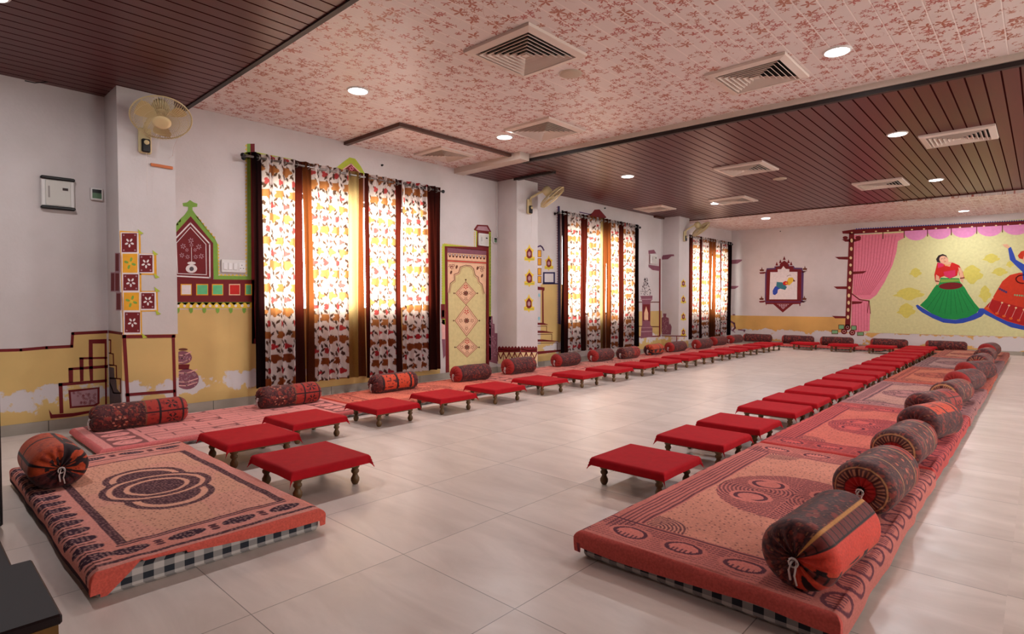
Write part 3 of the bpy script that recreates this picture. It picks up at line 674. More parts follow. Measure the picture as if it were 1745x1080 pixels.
# back wall: shelves, swirl, bird picture
p = Paint(WB).at(1150, 370, 4.696).L(1)
p.poly('plum', [(455, 342), (515, 338), (540, 340), (535, 350), (500, 372), (455, 374)]).poly('plum', [(448, 550), (512, 550), (505, 560), (480, 574), (448, 574)]).ell('plum', 472, 780, 13, 5)
p.build('mural', 'small plum wall brackets painted in the far corner')
p = Paint(WB).at(1150, 370, 4.696).L(1)
p.line('plum', [(450, 835), (475, 850), (482, 885), (465, 905)], 14).line('plumlt', [(455, 870), (450, 900), (480, 920)], 9).line('plum', [(510, 900), (560, 905), (555, 915)], 10)
p.build('mural', 'plum scroll painted low in the far corner')
p = Paint(WB).at(1280, 430, 9.817).L(1)
p.poly('indigo', [(235, 350), (262, 265), (390, 258), (390, 235), (475, 225), (480, 195), (515, 190), (520, 160), (555, 140), (600, 165), (600, 195), (640, 200), (640, 225), (715, 225), (730, 255), (855, 258), (880, 350), (870, 800), (825, 862), (240, 862), (230, 780)])
p.L(2).poly('maroon', [(262, 290), (410, 285), (410, 240), (480, 235), (485, 190), (555, 135), (625, 190), (625, 235), (700, 230), (715, 280), (840, 285), (838, 820), (250, 820)])
p.L(3).poly('white', [(322, 330), (445, 330), (445, 282), (505, 280), (540, 228), (580, 275), (640, 280), (640, 325), (775, 325), (768, 785), (305, 785)])
p.L(2).poly('maroon', [(240, 835), (825, 835), (825, 895), (810, 900), (805, 862), (700, 866), (530, 1005), (370, 866), (260, 866), (250, 890)])
p.L(3).poly('plumlt', [(430, 862), (640, 862), (535, 950)]).L(4)
for i in range(9): p.ell('maroon', 455+(i % 5)*38, 878+(i//5)*30, 12, 9, 6)
for x, y, sg in ((180, 310, 1), (900, 290, -1), (175, 790, 1), (890, 790, -1)):
    p.L(2).poly('brown', [(x, y-70), (x+12, y-30), (x+40, y-20), (x+30, y+5), (x-30, y+5), (x-40, y-20), (x-10, y-30)]).poly('maroon', [(x-45, y+25), (x+50*1, y+15), (x+80*sg, y+28), (x+30, y+48), (x-30, y+48)])
for x, y in ((430, 205), (670, 200), (555, 110), (490, 165), (625, 165)): p.poly('maroon', [(x, y-50), (x+24, y+15), (x-24, y+15)])
p.L(4).poly('blue', [(360, 640), (400, 570), (450, 560), (470, 540), (540, 570), (600, 575), (570, 610), (510, 600), (450, 620), (440, 680), (400, 715), (365, 700)])
p.L(5).poly('teal', [(430, 492), (520, 500), (600, 580), (570, 628), (470, 600), (420, 560)]).poly('yellow', [(600, 480), (625, 425), (690, 418), (712, 440), (700, 490), (640, 550), (600, 540)])
p.L(6).poly('red', [(530, 500), (570, 478), (615, 490), (620, 530), (580, 552), (535, 540)]).poly('brown', [(705, 445), (745, 482), (705, 490)]).line('grey', [(600, 400), (640, 380), (665, 382)], 7)
p.L(7).ell('gold', 592, 516, 20, 16)
p.build('mural', 'bird picture painted inside an ornate purple frame on the back wall')

# big dance mural at the back
DA, DB, DC = (1540, 400, 6.351), (1410, 370, 4.908), (1400, 360, 4.153)
p = Paint(WB).L(1)
tl_ = p.at(*DC).m([(232, 168)])[0]; bl_ = p.m([(200, 855)])[0]
p.raw('yelbg', [tl_, (3.0, 2.60), (3.0, .37), bl_])
p.L(2).at(*DA)
for cx, cy, rx, ry in ((130, 410, 60, 45), (950, 255, 85, 45), (740, 430, 110, 90), (1040, 400, 80, 40), (60, 640, 150, 60), (30, 820, 90, 70), (880, 640, 60, 80), (1150, 320, 40, 30)):
    p.poly('yelblot', [(cx+rx*(1+.18*math.sin(5*a)+.12*math.cos(9*a))*math.cos(a), cy+ry*(1+.18*math.cos(4*a))*math.sin(a)) for a in [2*PI*i/22 for i in range(22)]])
p.at(*DB).L(3)
p.poly('pink', [(225, 150), (638, 130), (638, 175), (590, 200), (578, 290), (545, 400), (480, 540), (410, 650), (355, 690), (300, 688), (210, 640)])
p.poly('pink', [(205, 640), (300, 690), (345, 705), (358, 800), (352, 950), (195, 965)])
p.L(4)
for i in range(13): f = i/12.; p.line('pinkdk', [(240+f*330, 150), (236+f*290, 400), (222+f*130, 650)], 5)
for i in range(6): p.line('pinkdk', [(212+i*24, 720), (208+i*25, 955)], 4)
p.line('maroon', [(205, 640), (270, 690), (350, 700)], 9).line('maroon', [(345, 705), (335, 800)], 6).line('maroon', [(350, 705), (360, 805)], 6)
p.at(*DC).L(3)
xs = [585, 750, 918, 1098, 1280, 1470, 1665, 1870]
for i, x in enumerate(xs[:-1]):
    x1 = xs[i+1]; y = 150-(x-585)*.055; w_ = (x1-x)/2
    p.poly('rose', [(x, y-38), (x1, y-48)] + [((x+x1)/2 + w_*math.cos(a), y-4+(60)*math.sin(a)) for a in [PI*k/10 for k in range(11)]])
p.L(4)
for x in [435]+xs: y = 160-(x-585)*.055; p.line('brown', [(x, y-40), (x, y+25)], 7)
p.L(5).poly('maroon', [(145, 140), (230, 128), (1433, 66), (2100, 36), (2100, 62), (1433, 92), (230, 160), (150, 158)])
p.teeth('blue', (240, 130), (2100, 34), 110, -11).L(6)
for i in range(22): p.ell('cream', 215+i*85, 150-i*4.1, 8, 5, 8)
p.at(*DB).L(5)
p.poly('maroon', [(182, 130), (225, 128), (215, 500), (205, 640), (190, 920), (148, 920), (165, 500)])
for q in ([(120, 185), (285, 180), (270, 195), (230, 205), (150, 205)], [(62, 332), (172, 330), (172, 355), (95, 352)], [(210, 455), (330, 450), (300, 470), (210, 478)], [(52, 580), (165, 578), (165, 602), (80, 600)], [(205, 702), (300, 705), (280, 722), (205, 728)], [(38, 825), (155, 828), (155, 845), (65, 845)]): p.poly('maroon', q)
p.ell('maroon', 150, 172, 22, 14).ell('maroon', 258, 170, 24, 14)
for q in ((92, 898, 142, 938), (198, 905, 245, 945), (35, 942, 90, 978), (248, 958, 305, 992)): p.rect('brown', *q); p.L(6).rect('sage', q[0]+5, q[1]+5, q[2]-5, q[3]-5).L(5)
for x, y in ((168, 920), (140, 955), (208, 965)): p.ell('maroon', x, y, 26, 24); p.L(6).ring('pinkline', x, y, 12, 11, 4, 8).L(5)
p.L(6)
for x, y in ((203, 195), (200, 265), (196, 340), (194, 400), (192, 465), (188, 525), (184, 590), (180, 655), (178, 715), (174, 775), (172, 835)): p.ell('cream', x, y, 11, 17 if y % 2 else 13, 8)
# woman dancer
p.at(*DA).L(3)
p.poly('blue', [(130, 765), (150, 755), (180, 775), (300, 850), (430, 905), (560, 920), (700, 890), (800, 840), (815, 795), (860, 795), (885, 840), (840, 885), (760, 920), (640, 955), (560, 962), (430, 950), (320, 905), (200, 840), (150, 800)])
p.L(4).poly('skirtgreen', [(175, 762), (250, 690), (330, 570), (390, 500), (400, 465), (600, 470), (610, 510), (660, 570), (700, 640), (770, 740), (822, 800), (790, 845), (690, 895), (560, 918), (430, 905), (300, 850)])
p.L(5)
for i in range(9): f = i/8.; p.line('skirtgreendk', [(400+f*230, 600), (250+f*520, 800+55*math.sin(f*PI))], 6)
p.ell('maroon', 510, 553, 130, 38, 20, -.05).poly('green', [(400, 480), (600, 480), (605, 505), (395, 515)])
p.L(5).poly('red', [(365, 300), (430, 310), (530, 300), (600, 330), (640, 400), (655, 460), (600, 440), (590, 380), (580, 440), (500, 475), (440, 445), (400, 460), (370, 520), (340, 500), (332, 430)])
p.L(6).poly('magenta', [(370, 300), (440, 310), (430, 340), (370, 360)]).poly('magenta', [(430, 400), (560, 380), (560, 440), (500, 475), (440, 440)]).poly('skin', [(590, 350), (625, 365), (648, 440), (645, 520), (618, 500), (605, 430)]).poly('skin', [(350, 430), (385, 450), (385, 520), (370, 545), (345, 520)]).poly('skin', [(430, 300), (520, 290), (500, 345), (450, 335)])
p.L(5).poly('black', [(350, 265), (375, 225), (420, 208), (460, 222), (480, 260), (440, 300), (380, 300)])
p.L(6).poly('black', [(352, 262), (380, 222), (425, 208), (465, 225), (420, 240), (385, 262), (380, 296), (360, 295)])
p.L(7).ell('skin', 435, 272, 52, 42, 16, .5).L(8).line('black', [(405, 262), (420, 258)], 4).line('black', [(435, 256), (452, 250)], 4).line('red', [(440, 292), (456, 286)], 5).line('brownlt', [(432, 262), (438, 278)], 3)
p.L(7).line('maroon', [(615, 470), (655, 465)], 12).line('maroon', [(348, 500), (378, 505)], 12).line('gold', [(440, 320), (470, 335), (510, 318)], 6)
# man dancer, partly cut by the frame
p.L(4).poly('blue', [(820, 800), (870, 795), (960, 850), (1050, 900), (1150, 940), (1302, 985), (1500, 1010), (1800, 985), (2050, 900), (2080, 940), (1850, 1030), (1550, 1055), (1302, 1030), (1160, 1000), (1000, 920), (880, 860)])
p.L(5).poly('skirtred', [(865, 800), (940, 720), (1010, 600), (1070, 500), (1150, 435), (1250, 410), (1450, 410), (1560, 440), (1700, 520), (1850, 690), (2060, 890), (1900, 960), (1550, 1010), (1300, 985), (1120, 935), (1000, 880)])
p.L(6).poly('skirtreddk', [(900, 770), (960, 700), (1300, 790), (1700, 790), (1900, 745), (2040, 885), (1850, 960), (1550, 1000), (1300, 978), (1120, 930), (1000, 872)])
p.L(7)
for x, y in ((905, 795), (1010, 850), (1085, 880), (1160, 905), (1245, 925), (1340, 940), (1450, 950), (1560, 945)): p.ell('orange', x, y, 20, 14, 8).line('pinkline', [(x+8, y-8), (x+52, y-105)], 4).ell('cream', x+55, y-115, 12, 10, 8)
p.dots('sage', (1190, 650), (1700, 700), 20, 10).dots('indigo', (1030, 580), (1120, 625), 4, 14)
p.L(6).ring('maroon', 1290, 480, 75, 45, 14, 16).poly('blue', [(1130, 150), (1160, 130), (1190, 200), (1215, 270), (1302, 320), (1400, 330), (1450, 420), (1430, 500), (1290, 490), (1285, 400), (1230, 350), (1150, 270)])
p.L(7).poly('skin', [(1065, 105), (1120, 100), (1150, 130), (1130, 150), (1090, 130)]).ell('skin', 1330, 245, 50, 60).L(8).poly('skirtred', [(1235, 225), (1270, 180), (1340, 160), (1410, 190), (1420, 235), (1300, 232), (1290, 265), (1250, 255)])
p.L(7).poly('blue', [(1400, 330), (1500, 300), (1580, 200), (1610, 215), (1560, 340), (1450, 420)]).poly('skin', [(1578, 205), (1600, 150), (1640, 150), (1615, 215)])
p.build('mural', 'large yellow dance mural with green-skirted drummer and pink curtain on back wall')

# ------------------------------------------------------------------ draped cloth and mattresses
def drape(L, Wd, top, drop, res, rad=.012, flare=.0, bump=.0, seed=0, hem=None, corner=None):
    """cloth lying on a box L x Wd (centre at 0,0), hanging over all sides; returns P, S, T (flat cloth coordinates)"""
    nd = max(5, int(drop/res)+3)
    s = np.concatenate([-drop*np.linspace(1, 0, nd)[:-1], np.linspace(0, L, int(L/res)+1), L+drop*np.linspace(0, 1, nd)[1:]])
    t = np.concatenate([-drop*np.linspace(1, 0, nd)[:-1], np.linspace(0, Wd, int(Wd/res)+1), Wd+drop*np.linspace(0, 1, nd)[1:]])
    S, T = np.meshgrid(s, t, indexing='ij')
    os_ = np.maximum(np.maximum(-S, S-L), 0); ot = np.maximum(np.maximum(-T, T-Wd), 0)
    sg = np.where(S < L/2, -1, 1); tg = np.where(T < Wd/2, -1, 1)
    if hem is not None:
        k = hem(S, T, os_, ot); os_ = os_*k; ot = ot*k
    over = np.sqrt(os_**2 + ot**2) if corner is None else np.maximum(os_, ot)
    ang = np.minimum(over/rad, PI/2)
    down = np.where(over < rad*PI/2, rad*(1-np.cos(ang)), rad + over - rad*PI/2)
    outw = np.where(over < rad*PI/2, rad*np.sin(ang), rad)
    ds = np.where(over > 1e-9, os_/np.maximum(over, 1e-9), 0); dt = np.where(over > 1e-9, ot/np.maximum(over, 1e-9), 0)
    both = np.minimum(os_, ot)
    X = np.clip(S, 0, L) - L/2 + sg*(outw*ds - rad + rad*(os_ <= 0)*0 + flare*both)
    Y = np.clip(T, 0, Wd) - Wd/2 + tg*(outw*dt - rad + flare*both)
    # pull the top in by rad smoothly so that the edge rounds over
    X = np.where(os_ > 0, X, (S - L/2)*(1 - 2*rad/L)); Y = np.where(ot > 0, Y, (T - Wd/2)*(1 - 2*rad/Wd))
    X = np.where((os_ > 0), X, X); Z = top - down
    wob = noise2(S+3, T+5, 7., seed) - .5
    Z = Z + bump*(noise2(S+1, T+2, 4.5, seed+1)-.5)*(over <= 0) + bump*.5*(noise2(S, T, 16., seed+2)-.5)*(over <= 0)
    X = X + sg*np.where(os_ > 0, wob*.012*min(1, drop*12)*np.minimum(1, os_/.02), 0); Y = Y + tg*np.where(ot > 0, wob*.012*min(1, drop*12)*np.minimum(1, ot/.02), 0)
    return np.stack([X, Y, Z], -1), S, T
# --- sheet patterns (flat cloth coordinates in metres)
def ring_mask(r, a, b): return (r > a) & (r < b)
def sprinkle(S, T, cell, rad, seed, p=.7):
    r = np.random.RandomState(seed); g = r.rand(97, 89, 3); i = np.floor(S/cell).astype(int); j = np.floor(T/cell).astype(int)
    q = g[i % 97, j % 89]; return (np.hypot(S-(i+.2+.6*q[..., 0])*cell, T-(j+.2+.6*q[..., 1])*cell) < rad) & (q[..., 2] < p)
def sheet_medallion(S, T, L, Wd, tint=None):
    PK = (214, 142, 130); DKC = (84, 54, 60)
    c = Canvas(S.shape, PK); c.put(noise2(S, T, 8., 4) > .55, (210, 132, 116), .6)
    fld = (S > .30) & (S < L-.22) & (T > .12) & (T < Wd-.06)
    c.put(fld, (216, 156, 132)); c.put(fld & (noise2(S, T, 5., 6) > .5), (218, 150, 134), .6)
    c.put(sprinkle(S, T, .026, .0042, 9) & fld, (110, 62, 60), .85)
    def band(m): c.put(m, DKC); c.put(m & sprinkle(S, T, .014, .0046, 5, .8), (158, 112, 108), .75)
    def rect(x0, x1, y0, y1, wx, wy): return (S > x0) & (S < x1) & (T > y0) & (T < y1) & ~((S > x0+wx) & (S < x1-wx) & (T > y0+wy) & (T < y1-wy))
    band(rect(.28, L-.20, .105, Wd-.045, .018, .038))
    u = (S-(L*.5+.03)); v = (T-.45); CR = (222, 160, 136)
    for sg in (-1, 1):
        q = np.sqrt(((u-sg*.205)/.205)**2 + (v/.195)**2); band(q < 1.); c.put(q < .84, CR); band(q < .68)
    r = np.sqrt((u/.225)**2 + (v/.24)**2)
    band(r < 1.06); c.put(r < .93, CR); band(r < .83); c.put(r < .62, CR); band(r < .52)
    for e0 in (S, L-S):
        on = (T > .06) & (T < Wd-.01); ph = ((T-.02) % .21)-.105; el = np.sqrt((ph/.072)**2 + ((e0-.115)/.036)**2)
        m = (el < 1) & on; c.put(m, (66, 42, 54)); c.put(m & sprinkle(S, T, .016, .005, 8, .8), (176, 132, 126), .8)
        ph2 = ((T-.125) % .21)-.105
        for k in (-1, 0, 1): c.put((np.hypot((ph2)/1.7, e0-.115-k*.022) < .0105) & on, (96, 56, 62))
        band((np.abs(e0-.035) < .011)); c.put((np.abs(e0-.188) < .005) & (T > .1) & (T < Wd-.05), DKC)
    ph = (S % .118)-.059; el = np.sqrt((ph/.038)**2 + ((T-.012)/.062)**2); m = (el < 1) & (S > .03) & (S < L-.05); c.put(m, (66, 42, 54)); c.put(m & sprinkle(S, T, .016, .005, 8, .8), (176, 132, 126), .8)
    ph = ((S-.059) % .118)-.059
    for k in (-1, 0, 1): c.put(np.hypot(ph, (T-.012-k*.03)/2.) < .0085, (110, 66, 66))
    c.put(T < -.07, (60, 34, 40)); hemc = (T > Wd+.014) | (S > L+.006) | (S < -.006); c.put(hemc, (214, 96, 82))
    return c.C
def sheet_elephant(base, dark, field, seed):
    def f(S, T, L, Wd, tint=None):
        c = Canvas(S.shape, base); c.put(noise2(S, T, 14., seed) > .5, tuple(x*.96 for x in base), .6)
        by = .15; bs = .22
        fld = (S > bs) & (S < L-bs) & (T > by) & (T < Wd-.08); c.put(fld, field); c.put(fld & (noise2(S, T, 5., seed+1) > .55), tuple(min(255, x*1.04) for x in field), .7)
        c.put(sprinkle(S, T, .03, .0045, seed) & fld, dark, .75)
        # long-side stripes
        for k in (.03, .05, .07, .09, .115): c.put((np.abs(T-k) < .0045) & (S > .1) & (S < L-.1), dark, .85)
        c.put((np.abs(T-.135) < .006) & (S > bs) & (S < L-bs), dark, .85)
        # end borders: fine dashed rows and ovals
        for e0 in (S, L-S):
            rows = (e0 > .01) & (e0 < .19) & (((e0*62) % 1) < .45) & (((T*60) % 1) < .8); c.put(rows, dark, .8); c.put(np.abs(e0-.205) < .006, dark, .9)
            ph = ((T-.03) % .235)-.1175; el = np.sqrt((ph/.095)**2 + ((e0-.105)/.062)**2); c.put(el < 1, base); c.put(ring_mask(el, .62, .8), dark, .95)
            c.put((el < .62), tuple(min(255, x*1.06) for x in base)); c.put((el < .72) & (e0 < .095) & (((ph*55) % 1) < .4), dark, .9)
            # corner arcs
            rc = np.sqrt((T-.2)**2 + (e0-.22)**2); c.put((rc < .13) & (((rc*62) % 1) < .5) & (e0 > .22) & (T > .15), dark, .85)
            rc = np.sqrt((T-Wd+.1)**2 + (e0-.22)**2); c.put((rc < .13) & (((rc*62) % 1) < .5) & (e0 > .22) & (T < Wd-.08), dark, .85)
        # centre oval of waving lines with four elephant ovals
        u = S-L/2; v = T-(Wd/2+.04); r = np.sqrt((u/.33)**2 + (v/.33)**2)
        fq = np.sqrt((u/.33)**2 + ((np.abs(v)-.14)/.33)**2); c.put(r < 1.04, base)
        c.put((r < 1.04) & (((fq*17) % 1) < .55) & (((np.arctan2(v, u)*14) % 1) < .86), dark, .85)
        for su in (-1, 1):
            for sv in (-1, 1):
                e = np.sqrt(((u-su*.12)/.085)**2 + ((v-sv*.15)/.1)**2); c.put(e < 1, tuple(min(255, x*1.05) for x in base)); c.put(ring_mask(e, .6, .8) & (u*su < .17), dark, .95)
        # hanging border on the outer long side
        o = T-Wd; blocks = (o > -.07) & (((S*6.5) % 1) < .82); c.put((o > -.07) & (o < .2), tuple(x*.93 for x in base))
        a = (S*6.5) % 1; rr_ = np.sqrt(((a-.5)/.42)**2 + ((o+.0)/.055)**2); c.put(ring_mask(rr_, .72, 1.), dark, .9); c.put((rr_ < .7) & (((a*9) % 1) < .4) & (np.abs(o+.01) < .03), dark, .9)
        hem = (S < -.008) | (S > L+.008) | (T < -.03); c.put(hem, tuple(x*q for x, q in zip(base, (.99, .76, .76))))
        c.put((T < -.004) & (((S*9) % 1) < .45) & (T > -.03), dark, .8)
        return c.C
    return f
def sheet_brick(base, dark, seed):
    def f(S, T, L, Wd, tint=None):
        c = Canvas(S.shape, base); c.put(noise2(S, T, 6., seed) > .5, tuple(min(255, x*1.05) for x in base), .6)
        row = np.floor(T/.095); off = (row % 2)*.16; g1 = np.abs((T/.095) % 1 - .5) > .46; g2 = np.abs(((S+off)/.31) % 1 - .5) > .482
        main = (S > .3) & (S < L-.3); c.put(main & (g1 | g2), dark, .8)
        mot = (row % 4 == 1) & (np.abs(((S+.1)/.62) % 1 - .5) < .16) & (np.abs((T/.095) % 1 - .5) < .42) & main; c.put(mot, dark, .8)
        e = np.sqrt(((((S+.1)/.62) % 1 - .5)/.12)**2 + (((T/.095) % 1 - .5)/.3)**2); c.put((row % 4 == 1) & (e < 1) & main, base)
        for e0 in (S, L-S):
            st = (e0 > .05) & (e0 < .26); c.put(st, dark, .8); ph = (T % .17)-.085; el = np.sqrt((ph/.07)**2 + ((e0-.155)/.088)**2); c.put((el < 1) & st, tuple(min(255, x*1.04) for x in base)); c.put(ring_mask(el, .35, .5) & (ph > 0), dark, .8)
        hem = (S < 0) | (S > L) | (T < -.01) | (T > Wd+.01); c.put(hem, tuple(x*q for x, q in zip(base, (.98, .8, .82))))
        return c.C
    return f
def mattress(name_loc, L, Wd, h, rz, label, group, res, pat, sheet_label, sheet_group, seed, hem=None, drop=None):
    cx, cy = name_loc
    m_ = tag(MB().box(-L/2+.02, L/2-.02, -Wd/2+.02, Wd/2-.02, 0, h-.012, bev=.012).build('mattress', M_GING), label, 'mattress', group)
    m_.location = (cx, cy, 0.001); m_.rotation_euler = (0, 0, rz)
    P, S, T = drape(L, Wd, h, drop or (h-.008), res, rad=.03, bump=.008, seed=seed, hem=hem, corner=1, flare=0)
    P[..., 2] = np.maximum(P[..., 2], .006)
    o = grid_obj('bedsheet', P, M_SHEET, attrs={'Col': pat(S, T, L, Wd)})
    o.location = (cx, cy, 0); o.rotation_euler = (0, 0, rz)
    tag(o, sheet_label, 'bedsheet', sheet_group); return m_, o
# near-left mattress: its sheet rides up along the near end, where the checked ticking shows
def hemA(S, T, os_, ot):
    k = np.ones(S.shape); q = (S > 1.79); f = np.clip((T-.1)/.62, 0, 1)
    prof = np.where(f <= 0.0, 1.15, np.where(f < .3, .2+.3*f, .38+.35*(f-.3)/.7)); prof = np.where(T < .14, np.clip(1.15-(T-.02)*9, .12, 1.15), prof)
    return np.where(q & (ot <= 0), prof, k)
LA, WA = 1.84, .85
mattress(((-4.13-2.29)/2, (.43+1.28)/2), LA, WA, .095, 0, 'nearest mattress at left with black and white checked ticking showing', None, .004, lambda S, T, L, W: sheet_medallion(S, T, L, W), 'salmon bedsheet with dark oval medallion on the nearest left mattress', None, 11, hem=hemA)
E_A = ((222, 122, 104), (98, 52, 66)); tints = [((206, 122, 112), (92, 52, 66), (214, 144, 124)), ((200, 92, 88), (100, 50, 64), (208, 112, 98)), ((178, 122, 118), (90, 64, 72), (188, 138, 126)), ((186, 98, 80), (92, 46, 52), (194, 112, 88)), ((146, 106, 104), (84, 60, 66), (166, 128, 122)), ((176, 104, 90), (98, 56, 58), (184, 124, 102))]
names = ['salmon', 'bright coral', 'dusty pink', 'burnt orange', 'greyish plum', 'faded terracotta']
yb_ = [1.80, 3.76, 5.70, 7.62, 9.52, 11.42, 13.30]
for i in range(6):
    y0, y1 = yb_[i], yb_[i+1]; L = y1-y0-.012
    mattress((-.865, (y0+y1)/2), L, .93, .105, PI/2 if False else -PI/2, 'mattress under printed sheet, %s from the near end of right row' % ORD[i], 'mattresses of the right hand row', (.004, .007, .01, .012, .014, .014)[i],
             (lambda f: (lambda S, T, L, W: f(L-S, T, L, W)))(sheet_elephant(*tints[i], 20+i)), '%s elephant print bedsheet, %s from the near end of right row' % (names[i], ORD[i]), 'bedsheets of the right hand row', 30+i,
             hem=(lambda S, T, os_, ot: np.where((S > 1.8) & (ot <= 0), .80+.08*np.sin(T*7) - .1*np.clip(T-.3, 0, 1), 1.)) if i == 0 else None)
btint = [((216, 140, 134), (104, 62, 64)), ((212, 118, 98), (128, 60, 56)), ((208, 128, 116), (112, 62, 64)), ((198, 130, 118), (106, 66, 66)), ((202, 120, 110), (112, 60, 62)), ((194, 122, 112), (106, 60, 62))]
bn = ['pink brick pattern', 'orange coral', 'dusty rose', 'pale terracotta', 'coral pink', 'faded pink']
yl = [.88, 2.86, 4.84, 6.80, 8.76, 10.72, 12.66]
for i in range(6):
    y0, y1 = yl[i], yl[i+1]; L = y1-y0-.012
    f = sheet_brick(*btint[i], 50+i) if i in (0, 2, 4) else sheet_elephant(btint[i][0], btint[i][1], btint[i][0], 60+i)
    mattress((-4.83, (y0+y1)/2), L, .92, .06, PI/2, 'thin mattress by the window wall, %s from the near end' % ORD[i], 'mattresses of the window side row', (.006, .01, .014, .016, .018, .018)[i],
             (lambda g: (lambda S, T, L, W: g(S, T, L, W)))(f), '%s bedsheet by the window wall, %s from the near end' % (bn[i], ORD[i]), 'bedsheets of the window side row', 70+i)
mattress((-3.4, 13.56), 2.2, .76, .06, 0, 'thin mattress along the back wall, left one', 'mattresses along the back wall', .02, lambda S, T, L, W: sheet_brick((196, 104, 96), (100, 56, 58), 81)(S, T, L, W), 'faded pink bedsheet along the back wall, left one', 'bedsheets along the back wall', 81)
mattress((-1.62, 13.66), 1.3, .5, .06, 0, 'short thin mattress at the back end of right row', 'mattresses along the back wall', .02, lambda S, T, L, W: sheet_brick((204, 140, 110), (120, 66, 62), 82)(S, T, L, W), 'sand coloured bedsheet along the back wall, right one', 'bedsheets along the back wall', 82)

# ------------------------------------------------------------------ low stools with red cloths
def make_stool():
    r = empty('low_stool'); h = .148
    MB().box(-.205, .205, -.195, .195, h-.022, h, bev=.004).build('tabletop', M_WOOD, r)
    b = MB()
    for sy in (-1, 1): b.box(-.17, .17, sy*.165-.01, sy*.165+.01, h-.055, h-.0225)
    for sx in (-1, 1): b.box(sx*.175-.01, sx*.175+.01, -.155, .155, h-.055, h-.0225)
    b.build('apron', M_WOOD, r)
    prof = [(.010, 0), (.015, .004), (.0215, .018), (.0215, .032), (.014, .046), (.0125, .054), (.02, .062), (.0205, .072), (.015, .08), (.022, .088), (.024, .11), (.024, h-.0225)]
    for sx in (-1, 1):
        for sy in (-1, 1):
            MB().lathe(prof, 12, Matrix.Translation((sx*.165, sy*.155, 0))).build('leg', M_WOOD, r, smooth=True)
    return r
def make_cloth(seed):
    P, S, T = drape(.425, .405, .1505, .046, .012, rad=.006, bump=.0015, seed=seed, flare=.42)
    tip = np.minimum(np.maximum(np.maximum(-S, S-.425), 0), np.maximum(np.maximum(-T, T-.405), 0))
    P[..., 2] -= tip*.25
    return grid_obj('tablecloth', P, M_RED)
stool0 = make_stool(); cloths = [make_cloth(5), make_cloth(17), make_cloth(29)]
cnt = [0, 0, 0]; first = [True]; cfirst = [True, True, True]
def put_stool(x, y, rz, where, group, sc_=1.):
    o = stool0 if first[0] else copy_tree(stool0); first[0] = False
    o.location = (x, y, 0); o.rotation_euler = (0, 0, rz); o.scale = (sc_, sc_, sc_)
    tag(o, 'low wooden stool with turned legs, ' + where, 'stool', group + ' low stools')
    k = rnd.randrange(3); c = cloths[k] if cfirst[k] else cloths[k].copy()
    if not cfirst[k]: col.objects.link(c)
    cfirst[k] = False; c.location = (x, y, 0); c.rotation_euler = (0, 0, rz + rnd.choice([0, PI])); c.scale = (sc_*1.03, sc_*1.04, sc_)
    tag(c, 'red cloth on the stool ' + where, 'tablecloth', group + ' red cloths')
put_stool(-2.93, 1.55, .0, 'nearest the camera at left, in front of medallion sheet', 'window side', 1.07)
ly = [1.55, 2.08, 2.79, 3.46, 4.14, 4.86, 5.57, 6.26, 6.95, 7.63, 8.30, 8.93, 9.64, 10.29, 10.95, 11.64, 12.24]
for i, y in enumerate(ly):
    x = -3.72 if i == 0 else -4.0 if i == 1 else -4.03 - .006*i
    put_stool(x, y, rnd.uniform(-.03, .03), '%s from near end of window side row' % ORD[i], 'window side', 1.05 if i == 0 else 1.)
ry = [2.79, 3.52, 4.10, 4.86, 5.42, 6.03, 6.66, 7.32, 7.94, 8.62, 9.36, 10.02, 10.68, 11.34, 12.0, 12.6, 13.12]
for i, y in enumerate(ry):
    put_stool(-1.58 - max(0, i-6)*.008, y, rnd.uniform(-.02, .02), '%s from near end of right hand row' % ORD[i], 'right hand')
for i, x in enumerate((-3.6, -2.9, -2.25)):
    put_stool(x, 12.87, 0, '%s from left in the back wall row' % ORD[i], 'back wall')

